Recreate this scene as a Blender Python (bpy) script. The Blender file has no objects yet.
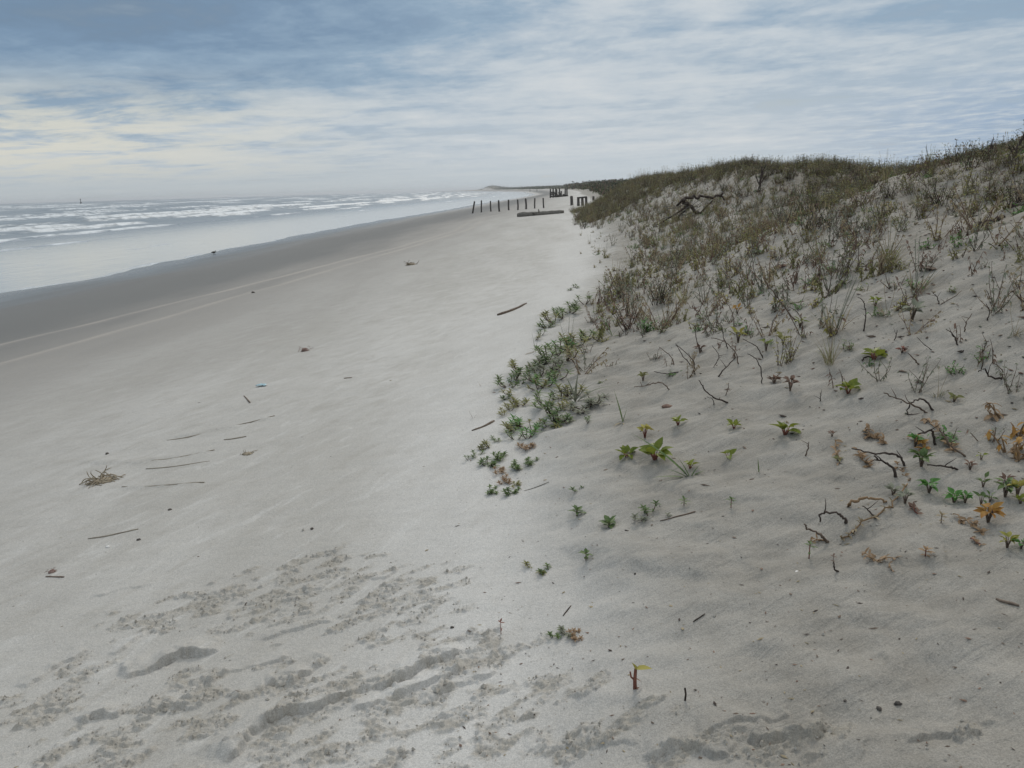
import bpy, math, random
import numpy as np
from mathutils import Vector, Matrix, Quaternion
R = math.radians
scene = bpy.context.scene
COL = scene.collection

# ------------------------------------------------------------------ camera
F_PX = 797.0; CX, CY = 512.0, 384.0
CAM = np.array([0.0, 0.0, 1.65])
PITCH, ROLL, YAW = R(13.75), R(1.62), R(1.0)
fw = np.array([-math.sin(YAW)*math.cos(PITCH), math.cos(YAW)*math.cos(PITCH), -math.sin(PITCH)])
r0 = np.array([math.cos(YAW), math.sin(YAW), 0.0])
u0 = np.cross(r0, fw)
rt = r0*math.cos(ROLL) - u0*math.sin(ROLL)
up = u0*math.cos(ROLL) + r0*math.sin(ROLL)
cam_d = bpy.data.cameras.new('camera'); cam = bpy.data.objects.new('camera', cam_d); COL.objects.link(cam)
cam.matrix_world = Matrix([[rt[0], up[0], -fw[0], CAM[0]], [rt[1], up[1], -fw[1], CAM[1]], [rt[2], up[2], -fw[2], CAM[2]], [0, 0, 0, 1]])
cam_d.sensor_width = 36.0; cam_d.lens = 36.0*F_PX/1024.0
cam_d.clip_start = 0.05; cam_d.clip_end = 30000
scene.camera = cam

# ------------------------------------------------------------------ world
SUN_EL, SUN_AZ = R(36), R(8)            # azimuth from +Y (ahead) towards +X
sun_dir = Vector((math.sin(SUN_AZ)*math.cos(SUN_EL), math.cos(SUN_AZ)*math.cos(SUN_EL), math.sin(SUN_EL)))
w = bpy.data.worlds.new("World"); scene.world = w; w.use_nodes = True
nt = w.node_tree; nt.nodes.clear()

class NT:
    """small helper to write node graphs"""
    def __init__(s, tree): s.t = tree
    def n(s, kind, **kw):
        nd = s.t.nodes.new(kind)
        for k, v in kw.items(): setattr(nd, k, v)
        return nd
    def link(s, a, b): s.t.links.new(a, b)
    def val(s, sock, v):
        if hasattr(v, 'is_linked') or isinstance(v, bpy.types.NodeSocket): s.link(v, sock)
        else: sock.default_value = v
    def math(s, op, a, b=0.0, c=0.0, clamp=False):
        nd = s.n('ShaderNodeMath', operation=op); nd.use_clamp = clamp
        s.val(nd.inputs[0], a); s.val(nd.inputs[1], b)
        if op in ('MULTIPLY_ADD', 'WRAP', 'COMPARE', 'SMOOTH_MIN'): s.val(nd.inputs[2], c)
        return nd.outputs[0]
    def mix(s, f, a, b, blend='MIX'):
        nd = s.n('ShaderNodeMix', data_type='RGBA', blend_type=blend)
        s.val(nd.inputs[0], f); s.val(nd.inputs[6], a); s.val(nd.inputs[7], b)
        return nd.outputs[2]
    def smooth(s, v, a, b, lo=0.0, hi=1.0):
        nd = s.n('ShaderNodeMapRange', interpolation_type='SMOOTHSTEP')
        s.val(nd.inputs[0], v)
        for i, q in enumerate((a, b, lo, hi)): nd.inputs[i+1].default_value = q
        return nd.outputs[0]
    def noise(s, vec, scale, detail=4.0, rough=0.55, dist=0.0, out='Fac'):
        nd = s.n('ShaderNodeTexNoise'); s.link(vec, nd.inputs['Vector'])
        nd.inputs['Scale'].default_value = scale; nd.inputs['Detail'].default_value = detail
        nd.inputs['Roughness'].default_value = rough; nd.inputs['Distortion'].default_value = dist
        return nd.outputs[out]
    def comb(s, x, y, z):
        nd = s.n('ShaderNodeCombineXYZ')
        for i, q in enumerate((x, y, z)): s.val(nd.inputs[i], q)
        return nd.outputs[0]
    def bump(s, h, strength, dist, normal=None):
        nd = s.n('ShaderNodeBump'); s.val(nd.inputs['Strength'], strength); nd.inputs['Distance'].default_value = dist
        s.link(h, nd.inputs['Height'])
        if normal is not None: s.link(normal, nd.inputs['Normal'])
        return nd.outputs[0]

g = NT(nt)
sky = g.n('ShaderNodeTexSky', sky_type='NISHITA'); sky.sun_disc = False
sky.sun_elevation = SUN_EL; sky.sun_rotation = SUN_AZ; sky.altitude = 0; sky.air_density = 1.3; sky.dust_density = 2.0
bgs = g.n('ShaderNodeBackground'); g.link(sky.outputs[0], bgs.inputs[0]); bgs.inputs[1].default_value = 0.10
tc = g.n('ShaderNodeTexCoord'); sp = g.n('ShaderNodeSeparateXYZ'); g.link(tc.outputs['Generated'], sp.inputs[0])
X, Y, Z = sp.outputs
zc = g.math('ADD', g.math('MAXIMUM', Z, 0.0), 0.06)
U = g.math('DIVIDE', X, zc); V = g.math('DIVIDE', Y, zc)
az = g.math('ARCTAN2', X, Y)                               # radians, 0 = ahead
# the deck lies slightly turned, so streaks run almost level across the view
P = g.comb(g.math('MULTIPLY', U, 0.62), g.math('MULTIPLY_ADD', U, 0.10, V), 0.0)
big = g.noise(P, 0.30, 4.0, 0.5, 0.4)
mid = g.noise(g.comb(g.math('ADD', g.math('MULTIPLY', U, 0.85), 7.0), g.math('MULTIPLY_ADD', U, 0.16, V), 3.0), 1.3, 8.0, 0.64, 0.35)
rip = g.noise(g.comb(g.math('MULTIPLY', U, 1.3), g.math('MULTIPLY_ADD', U, 0.2, V), 9.0), 3.2, 6.0, 0.62, 0.2)
dens = g.math('ADD', g.math('MULTIPLY', big, 0.46), g.math('ADD', g.math('MULTIPLY', mid, 0.34), g.math('MULTIPLY', rip, 0.20)))
# broad light distribution: dark deck up left, bright thinner deck right of centre
gl = g.math('MULTIPLY', g.smooth(az, -0.42, 0.12, -0.070, 0.075), g.smooth(Z, 0.05, 0.15, 0.25, 1.0))
gh = g.smooth(Z, 0.04, 0.17, 0.17, 0.0)
gb = g.smooth(Z, 0.28, 0.7, 0.0, 0.25)
lum0 = g.math('ADD', g.math('ADD', dens, gl), g.math('ADD', gh, gb))
lum = g.math('MULTIPLY_ADD', g.math('SUBTRACT', lum0, 0.55), g.smooth(Z, 0.03, 0.19, 0.66, 1.0), 0.54)
ramp = g.n('ShaderNodeValToRGB'); g.link(lum, ramp.inputs[0])
cr = ramp.color_ramp; cr.elements[0].position = 0.33; cr.elements[0].color = (0.165, 0.25, 0.36, 1)
cr.elements[1].position = 0.92; cr.elements[1].color = (0.92, 0.92, 0.90, 1)
for p_, c_ in ((0.43, (0.20, 0.305, 0.44, 1)), (0.52, (0.30, 0.415, 0.54, 1)), (0.61, (0.53, 0.60, 0.665, 1)), (0.70, (0.66, 0.70, 0.73, 1))):
    e = cr.elements.new(p_); e.color = c_
# low warm bank over the sea on the left, milky right down to the horizon
warm = g.math('MULTIPLY', g.smooth(az, -0.05, -0.55), g.math('MULTIPLY', g.smooth(Z, 0.012, 0.03), g.smooth(Z, 0.15, 0.07)))
warmn = g.math('MULTIPLY', warm, g.smooth(mid, 0.36, 0.56))
c1 = g.mix(g.math('MULTIPLY', warmn, 0.8), ramp.outputs[0], (0.74, 0.72, 0.62, 1))
hz = g.smooth(Z, 0.06, 0.0)
hcol = g.mix(g.smooth(az, -0.5, 0.35), (0.50, 0.55, 0.57, 1), (0.56, 0.64, 0.70, 1))
c2 = g.mix(g.math('MULTIPLY', hz, 0.85), c1, hcol)
# thin blue opening low on the right
bl = g.math('MULTIPLY', g.smooth(az, 0.25, 0.55), g.math('MULTIPLY', g.smooth(Z, 0.13, 0.05), g.smooth(rip, 0.75, 0.35)))
c3 = g.mix(g.math('MULTIPLY', bl, 0.8), c2, (0.26, 0.39, 0.57, 1))
# overhead the deck is thinner and brighter (outside the picture, it lights the beach)
ov = g.smooth(Z, 0.32, 0.85, 1.0, 1.22)
bgc = g.n('ShaderNodeBackground'); g.link(c3, bgc.inputs[0]); g.link(ov, bgc.inputs[1])
cover = g.math('MULTIPLY_ADD', g.smooth(dens, 0.36, 0.46), 0.12, 0.86)
mx = g.n('ShaderNodeMixShader'); g.link(cover, mx.inputs[0]); g.link(bgs.outputs[0], mx.inputs[1]); g.link(bgc.outputs[0], mx.inputs[2])
wo = g.n('ShaderNodeOutputWorld'); g.link(mx.outputs[0], wo.inputs[0])

sl = bpy.data.lights.new('sun', 'SUN'); so = bpy.data.objects.new('sun', sl); COL.objects.link(so)
sl.energy = 1.5; sl.angle = R(12); sl.color = (1.0, 0.93, 0.83)
so.rotation_euler = sun_dir.to_track_quat('Z', 'Y').to_euler()
scene.view_settings.view_transform = 'Standard'; scene.view_settings.look = 'None'
scene.view_settings.exposure = -0.08; scene.view_settings.gamma = 1.0; scene.view_settings.use_curve_mapping = False
scene.cycles.max_bounces = 5; scene.cycles.transparent_max_bounces = 4; scene.cycles.volume_bounces = 0

# ------------------------------------------------------------------ numpy noise
def _h(ix, iy, seed):
    n = (ix.astype(np.int64)*374761393 + iy.astype(np.int64)*668265263 + seed*982451653) & 0xFFFFFFFF
    n = ((n ^ (n >> 13))*1274126177) & 0xFFFFFFFF
    return ((n ^ (n >> 16)) & 0xFFFFFF)/float(0xFFFFFF)
def vn(x, y, seed=0):
    x = np.asarray(x, float); y = np.asarray(y, float)
    ix = np.floor(x); iy = np.floor(y); fx = x-ix; fy = y-iy
    sx = fx*fx*fx*(fx*(fx*6-15)+10); sy = fy*fy*fy*(fy*(fy*6-15)+10)
    def gr(dx, dy):
        a = _h(ix+dx, iy+dy, seed)*2*math.pi
        return np.cos(a)*(fx-dx)+np.sin(a)*(fy-dy)
    a, b, c, d = gr(0, 0), gr(1, 0), gr(0, 1), gr(1, 1)
    return ((a+(b-a)*sx)*(1-sy)+(c+(d-c)*sx)*sy)*1.5      # about -1..1
def fbm(x, y, seed=0, o=4, gain=0.5):
    s = 0; amp = 1.0; t = 0
    for i in range(o):
        s = s+amp*vn(x*2**i+17.3*i, y*2**i-9.1*i, seed+i*13); t += amp; amp *= gain
    return s/t*1.3
def sstep(v, a, b):
    t = np.clip((v-a)/(b-a), 0, 1); return t*t*(3-2*t)

# ------------------------------------------------------------------ terrain
SEA = -1.5
def ray(px, py):
    d = fw*F_PX + rt*(px-CX) - up*(py-CY)
    return d/np.linalg.norm(d)
def plane_hit(px, py, z):
    d = ray(px, py); t = (z-CAM[2])/d[2]; return CAM+d*t
def table(pts):
    pts = sorted(pts); return np.array([p[0] for p in pts]), np.array([p[1] for p in pts])
def smooth_interp(y, tb):
    """interpolate in log distance so far points stay smooth"""
    ys, xs = tb
    return np.interp(np.log(np.maximum(y, -1.5)+3), np.log(ys+3), xs)
# waterline from shoreline points on the sea plane; toe of the dunes from points on the beach
W_PX = [(0, 294), (90, 279), (180, 259), (300, 235), (370, 222), (440, 211), (478, 204), (514, 198.5), (532, 195), (522, 192)]
wt = [(p[1], p[0]) for p in (plane_hit(a, b, SEA) for a, b in W_PX)]
WT = table([(-1.5, wt[0][1]-.6), (10, wt[0][1]-.2)] + wt + [(1300, -45), (2400, -150), (2900, -230), (9000, -900)])
T_PX = [(505, 700, 0.02), (507, 560, 0.0), (497, 470, -0.03), (492, 420, -0.05), (507, 375, -0.05), (548, 318, -0.1), (583, 280, -0.1), (592, 245, -0.2), (578, 218, -0.5)]
tt = [(p[1], p[0]) for p in (plane_hit(a, b, c) for a, b, c in T_PX)]
TT = table([(-1.5, 0.0)] + tt + [(75, 7.5), (110, 9), (200, 14), (400, 26), (1000, 40), (2400, -60), (2900, -150), (9000, -600)])
CT = table([(-1.5, 7.0), (8, 7.2), (20, 7.5), (40, 7.7), (50, 7.4), (57, 8.2), (66, 12), (75, 17), (110, 20), (200, 30), (400, 48), (1000, 90), (2400, 20), (2900, -70), (9000, -400)])
HT = table([(-1.5, 2.1), (6, 2.1), (9, 2.2), (11, 2.12), (12.3, 1.85), (14, 1.42), (17, 1.2), (20, 1.38), (23, 2.05), (27, 2.15), (32, 2.15), (38, 2.12), (48, 2.15), (54, 2.0), (60, 1.2), (68, 0.7), (90, 1.2), (130, 1.7), (200, 2.0), (320, 2.3), (600, 2.7), (1000, 3.4), (2400, 3), (2900, 4), (9000, 3)])
def base_h(x, y):
    xw = smooth_interp(y, WT) + 0.5*vn(y*0.13, y*0+3.1, 5) + .18*vn(y*.55, y*0+1.1, 8)
    xt = smooth_interp(y, TT); xc = smooth_interp(y, CT); hc = smooth_interp(y, HT)
    xt = xt + 0.12*vn(y*0.9, y*0+.5, 2) + .05*vn(y*3.1, x*2.0, 12) + .35*sstep(y, 8, 30)*vn(y*.35, y*0, 9)
    q = (xt-x)/np.maximum(xt-xw, 1)
    zb = np.where(q < 1, SEA*q, SEA-0.03*np.maximum(xw-x, 0)*1.0)
    zb = np.maximum(zb, -2.8)
    t = np.clip((x-xt)/np.maximum(xc-xt, 1), 0, 1)
    s = 0.5*t+0.5*t*t*(3-2*t)
    v = np.maximum(x-xc, 0)
    zd = hc*(s - 0.34*sstep(v, 0.3, 7)) + .055*sstep(x-xt+.08*vn(y*2.3, x*2.3, 51)+.05*vn(y*8, x*8, 52), .14, .60)*sstep(y, 7, 4)
    dm = sstep(x-xt, 0.3, 4.0)
    k = np.clip(y/25, 1, 12)                     # far dunes get larger forms
    zd = zd + dm*(0.20*fbm(x/3.1/k, y/3.6/k, 21, 3)*(1+.7*(k-1)*0.5) + 0.05*fbm(x/0.9, y/1.1, 31, 3)*sstep(y, 60, 30))
    zd = zd + 2.3*np.exp(-(((x-28)/8)**2+((y-37)/8)**2)) + 0.18*np.exp(-(((x-8.6)/2.2)**2+((y-12.5)/2.0)**2))
    zd = zd + 11.0*np.exp(-(((x+98)/32)**2+((y-2750)/120)**2))
    z = np.where(x > xt, zd, zb)
    sand = sstep(x-xt, -.1, .8)*sstep(y, 40, 15)
    z = z + sand*0.034*fbm(x/0.42+y*.5, y/0.30, 41, 3)
    wind = sstep(x-xt, .6, 2.5)*sstep(y, 14, 8)
    # low hummocky wind forms crossing the dune face
    z = z + wind*0.052*np.abs(vn(x*.9+y*1.1+.3*vn(x*2, y*2, 3), y*2.4-x*1.4, 45))
    return z, xw, xt, xc, q
def H(x, y):
    return base_h(np.asarray(x, float), np.asarray(y, float))[0]
TS = np.geomspace(0.9, 1500, 260)
def _gap(d, ts):
    P3 = CAM[None]+ts[:, None]*d[None]; return P3[:, 2]-H(P3[:, 0], P3[:, 1])
def hit(px, py):
    """the ground point seen through a picture point"""
    d = ray(px, py); gp = _gap(d, TS); k = int(np.argmax(gp < 0))
    if gp[k] >= 0:                             # just over a crest: take the ground it skims
        gp[TS > 70] = 99; k = int(np.argmin(gp/TS)); p = CAM+d*TS[k]; p[2] = float(H(p[0], p[1])); return p
    ts = np.linspace(TS[k-1], TS[k], 24); gp = _gap(d, ts); k = max(1, int(np.argmax(gp < 0)))
    t = ts[k-1]+(ts[k]-ts[k-1])*gp[k-1]/(gp[k-1]-gp[k]+1e-9)
    p = CAM+d*t; p[2] = float(H(p[0], p[1])); return p
def proj(p):
    q = np.asarray(p, float)-CAM; dpt = q@fw
    return CX+F_PX*(q@rt)/dpt, CY-F_PX*(q@up)/dpt, dpt

def mesh_np(name, V3, Fq, mats, smooth=True, matidx=None, attrs=None, parent=None):
    me = bpy.data.meshes.new(name)
    V3 = np.asarray(V3, np.float32); Fq = np.asarray(Fq, np.int32)
    me.vertices.add(len(V3)); me.vertices.foreach_set('co', V3.ravel())
    k = Fq.shape[1]
    me.loops.add(Fq.size); me.loops.foreach_set('vertex_index', Fq.ravel())
    me.polygons.add(len(Fq)); me.polygons.foreach_set('loop_start', np.arange(0, Fq.size, k, dtype=np.int32))
    me.polygons.foreach_set('loop_total', np.full(len(Fq), k, np.int32))
    if matidx is not None: me.polygons.foreach_set('material_index', np.asarray(matidx, np.int32))
    me.polygons.foreach_set('use_smooth', np.full(len(Fq), smooth))
    for m in (mats if isinstance(mats, list) else [mats]): me.materials.append(m)
    for an, av in (attrs or {}).items():
        a = me.attributes.new(an, 'FLOAT', 'POINT'); a.data.foreach_set('value', np.asarray(av, np.float32).ravel())
    me.update(calc_edges=True)
    o = bpy.data.objects.new(name, me); COL.objects.link(o)
    if parent: o.parent = parent
    return o
def grid_faces(r, c):
    i = np.arange(r*c).reshape(r, c)
    return np.stack([i[:-1, :-1], i[:-1, 1:], i[1:, 1:], i[1:, :-1]], -1).reshape(-1, 4)
def tag(o, label=None, cat=None, group=None, kind=None):
    if label: o['label'] = label
    if cat: o['category'] = cat
    if group: o['group'] = group
    if kind: o['kind'] = kind
    return o

# ------------------------------------------------------------------ materials
def new_mat(name):
    m = bpy.data.materials.new(name); m.use_nodes = True
    b = m.node_tree.nodes['Principled BSDF']; return m, NT(m.node_tree), b
def attr(g, name):
    a = g.n('ShaderNodeAttribute'); a.attribute_name = name; return a.outputs['Fac']
def objpos(g):
    t = g.n('ShaderNodeTexCoord'); return t.outputs['Object']

m_sand, g, b = new_mat('sand')
pos = objpos(g); wet = attr(g, 'wet'); trk = attr(g, 'track'); dune = attr(g, 'dune'); chn = attr(g, 'churn_shade')
sp = g.n('ShaderNodeSeparateXYZ'); g.link(pos, sp.inputs[0])
st = g.comb(sp.outputs[0], g.math('MULTIPLY', sp.outputs[1], 0.22), 0.0)      # streaks along the shore
n1 = g.noise(st, 0.7, 6, .6); n2 = g.noise(pos, 3.5, 6, .65); n3 = g.noise(pos, 60, 4, .7); n4 = g.noise(pos, 420, 2, .7)
dry = g.mix(g.smooth(n1, .35, .7), (0.485, 0.472, 0.445, 1), (0.395, 0.38, 0.35, 1))
dry = g.mix(g.math('MULTIPLY', g.smooth(n2, .45, .7), .35), dry, (0.35, 0.335, 0.305, 1))
sx_ = g.comb(g.math('MULTIPLY_ADD', sp.outputs[0], 1.0, g.math('MULTIPLY', sp.outputs[1], -.55)), g.math('MULTIPLY_ADD', sp.outputs[1], .30, g.math('MULTIPLY', sp.outputs[0], .16)), 0.0)
sk = g.noise(sx_, 5.5, 7, .68, .8); dry = g.mix(g.math('MULTIPLY', g.smooth(sk, .50, .66), .40), dry, (0.335, 0.315, 0.28, 1)); dry = g.mix(g.math('MULTIPLY', g.smooth(sk, .46, .36), .5), dry, (0.53, 0.52, 0.495, 1))
dun = g.mix(g.smooth(n2, .3, .7), (0.315, 0.297, 0.265, 1), (0.235, 0.219, 0.19, 1))
lit = g.math('MULTIPLY', attr(g, 'litter'), g.smooth(g.noise(pos, 9, 6, .7), .32, .62)); dun = g.mix(g.math('MULTIPLY', lit, .8), dun, (0.17, 0.145, 0.11, 1))
dry = g.mix(g.math('MULTIPLY', g.smooth(wet, .075, .01), .45), dry, (0.54, 0.53, 0.51, 1)); cb = g.mix(dune, dry, dun)
cb = g.mix(g.math('MULTIPLY', chn, .6), cb, (0.315, 0.29, 0.245, 1))  # scuffed sand tone, with painted shade along the ledges
cb = g.mix(g.smooth(wet, 0.02, 0.46), cb, (0.275, 0.262, 0.243, 1))
cb = g.mix(g.smooth(wet, 0.36, 0.58), cb, (0.165, 0.165, 0.16, 1))
cb = g.mix(g.math('MULTIPLY', trk, .9), cb, (0.40, 0.365, 0.325, 1))
gr = g.math('ADD', g.math('MULTIPLY', g.smooth(g.math('ADD', g.math('MULTIPLY', n4, .5), g.math('MULTIPLY', g.noise(pos, 190, 2, .6), .5)), .36, .64), 0.36), 0.82)
grd = g.math('ADD', g.math('MULTIPLY', g.smooth(n3, .3, .7), 0.10), 0.95)
cb = g.mix(1.0, cb, g.comb(gr, gr, gr), 'MULTIPLY'); cb = g.mix(1.0, cb, g.comb(grd, grd, grd), 'MULTIPLY')
g.link(cb, b.inputs['Base Color'])
rg = g.smooth(wet, 0.62, 0.98, 0.92, 0.24); g.link(rg, b.inputs['Roughness'])
b.inputs['Specular IOR Level'].default_value = 0.25
bp = g.bump(g.noise(st, 9, 5, .6), 0.35, 0.02); rpv = g.comb(g.math('MULTIPLY_ADD', sp.outputs[1], 1.0, g.math('MULTIPLY', sp.outputs[0], -.5)), g.math('MULTIPLY_ADD', sp.outputs[0], .22, g.math('MULTIPLY', sp.outputs[1], .11)), 0.0)
rpn = g.noise(rpv, 15, 4, .55, .6); bp = g.bump(rpn, g.math('MULTIPLY', dune, .55), 0.03, bp); bp = g.bump(n3, 0.6, 0.008, bp); bp = g.bump(n4, 0.5, 0.0018, bp)
g.link(bp, b.inputs['Normal'])

m_water, g, b = new_mat('sea_water')
pos = objpos(g); fo = attr(g, 'foam_sheen'); dist = attr(g, 'off')
sp = g.n('ShaderNodeSeparateXYZ'); g.link(pos, sp.inputs[0])
st = g.comb(sp.outputs[0], g.math('MULTIPLY', sp.outputs[1], 0.35), 0.0)
nf = g.noise(st, 1.1, 6, .68, .6); nf2 = g.noise(st, .22, 4, .6)
fm = g.math('MULTIPLY', g.smooth(g.math('ADD', fo, g.math('MULTIPLY', g.math('SUBTRACT', nf, .5), 2.6)), 0.35, 1.15), .85)
wc = g.mix(g.smooth(dist, 3, 30), (0.42, 0.42, 0.41, 1), (0.25, 0.268, 0.275, 1))  # inshore water paler: sky sheen put into its colour
cb = g.mix(fm, wc, (0.72, 0.75, 0.77, 1)); g.link(cb, b.inputs['Base Color'])
g.link(g.math('MULTIPLY_ADD', fm, 0.5, g.smooth(dist, 8, 30, 0.07, 0.28)), b.inputs['Roughness'])
b.inputs['IOR'].default_value = 1.33
hb = g.math('ADD', g.noise(st, 2.4, 5, .6, .3), g.math('MULTIPLY', g.noise(st, .8, 3, .5), 1.5))
g.link(g.bump(hb, g.smooth(dist, 4, 32, 0.10, 0.60), 0.10), b.inputs['Normal'])

def simple(name, c1, c2, scale=20.0, rough=0.8, bump=0.0, spec=0.2, stretch=None, trans=0.0):
    m, g, b = new_mat(name)
    pos = objpos(g)
    if stretch:
        mp = g.n('ShaderNodeMapping'); g.link(pos, mp.inputs[0]); mp.inputs['Scale'].default_value = stretch; pos = mp.outputs[0]
    n = g.noise(pos, scale, 5, .65)
    info = g.n('ShaderNodeObjectInfo')
    rnd = g.math('MULTIPLY_ADD', info.outputs['Random'], 0.5, -0.25)
    f = g.math('ADD', g.smooth(n, .32, .68), rnd, clamp=True)
    g.link(g.mix(f, c1+(1,), c2+(1,)), b.inputs['Base Color'])
    b.inputs['Roughness'].default_value = rough; b.inputs['Specular IOR Level'].default_value = spec
    if bump: g.link(g.bump(n, .7, bump), b.inputs['Normal'])
    if trans:
        tr = g.n('ShaderNodeBsdfTranslucent'); tr.inputs[0].default_value = tuple(v*1.1 for v in c2)+(1,)
        ms = g.n('ShaderNodeMixShader'); ms.inputs[0].default_value = trans
        out = m.node_tree.nodes['Material Output']
        g.link(b.outputs[0], ms.inputs[1]); g.link(tr.outputs[0], ms.inputs[2]); g.link(ms.outputs[0], out.inputs[0])
    return m
M = {
 'green': simple('green_leaf', (0.068, 0.116, 0.042), (0.158, 0.215, 0.079), 30, .55, trans=.2),
 'bright': simple('bright_leaf', (0.11, 0.15, 0.025), (0.22, 0.25, 0.04), 25, .5, trans=.3),
 'fresh': simple('fresh_leaf', (0.06, 0.17, 0.035), (0.11, 0.25, 0.06), 25, .5, trans=.3),
 'olive': simple('olive_leaf', (0.156, 0.162, 0.066), (0.300, 0.282, 0.120), 6, .75, trans=.15),
 'yellow': simple('yellow_leaf', (0.230, 0.230, 0.052), (0.368, 0.322, 0.086), 8, .7, trans=.2),
 'dark': simple('dark_leaf', (0.085, 0.104, 0.058), (0.169, 0.182, 0.091), 5, .8, trans=.1),
 'brown': simple('dead_leaf', (0.125, 0.077, 0.060), (0.250, 0.169, 0.125), 12, .85, trans=.1),
 'grey': simple('grey_leaf', (0.165, 0.176, 0.132), (0.286, 0.292, 0.220), 12, .85, trans=.1),
 'straw': simple('straw', (0.241, 0.196, 0.127), (0.380, 0.316, 0.207), 14, .8, trans=.15),
 'tan': simple('tan_leaf', (0.24, 0.155, 0.085), (0.37, 0.26, 0.165), 14, .75, trans=.2),
 'orange': simple('orange_leaf', (0.30, 0.14, 0.035), (0.40, 0.25, 0.07), 14, .7, trans=.2),
 'red': simple('red_stem', (0.15, 0.055, 0.04), (0.23, 0.10, 0.07), 20, .7),
 'stem': simple('brown_stem', (0.09, 0.066, 0.05), (0.20, 0.155, 0.12), 30, .85),
 'twig': simple('dark_twig', (0.035, 0.027, 0.023), (0.085, 0.066, 0.055), 40, .85, .002),
 'wood': simple('weathered_wood', (0.10, 0.092, 0.08), (0.215, 0.20, 0.175), 14, .9, .01, stretch=(1, .25, 1)),
 'driftpale': simple('pale_driftwood', (0.17, 0.145, 0.115), (0.30, 0.27, 0.22), 14, .9, .004),
 'scrub': simple('far_scrub', (0.045, 0.05, 0.035), (0.10, 0.10, 0.06), 2, .85),
 'post': simple('dark_post_wood', (0.055, 0.05, 0.047), (0.12, 0.11, 0.10), 6, .9, .01, stretch=(4, 4, .6)),
 'weed': simple('dry_seaweed', (0.20, 0.165, 0.12), (0.34, 0.29, 0.215), 30, .9, .004),
 'pinkweed': simple('reddish_seaweed', (0.17, 0.105, 0.085), (0.30, 0.22, 0.19), 30, .9, .004),
 'shell': simple('shell', (0.62, 0.60, 0.57), (0.75, 0.73, 0.70), 60, .45, 0, .5),
 'blue': simple('blue_plastic', (0.26, 0.42, 0.48), (0.33, 0.47, 0.52), 10, .4, 0, .5),
 'pebble': simple('pebble', (0.06, 0.055, 0.05), (0.16, 0.14, 0.12), 50, .8, .001),
 'bird': simple('bird_plumage', (0.06, 0.055, 0.05), (0.14, 0.13, 0.12), 30, .8),
 'buoy': simple('buoy_paint', (0.05, 0.06, 0.06), (0.09, 0.10, 0.10), 3, .6),
}

# ------------------------------------------------------------------ ground sheet
def polyworld(pts, z=None):
    out = []
    for a, b in pts:
        p = hit(a, b); out.append((p[0], p[1]))
    return np.array(out)
def seg_dist(x, y, pl):
    """signed distance to a polyline (+ on its left side) and running parameter"""
    best = np.full(x.shape, 1e9); sg = np.zeros(x.shape); par = np.zeros(x.shape); n = len(pl)-1
    for i in range(n):
        a, b2 = pl[i], pl[i+1]; d = b2-a; L = d@d
        t = np.clip(((x-a[0])*d[0]+(y-a[1])*d[1])/L, 0, 1)
        ex = x-(a[0]+t*d[0]); ey = y-(a[1]+t*d[1]); ds = np.hypot(ex, ey)
        s = np.sign(d[0]*ey-d[1]*ex); m = ds < best
        best = np.where(m, ds, best); sg = np.where(m, s, sg); par = np.where(m, (i+t)/n, par)
    return best, sg, par
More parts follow.
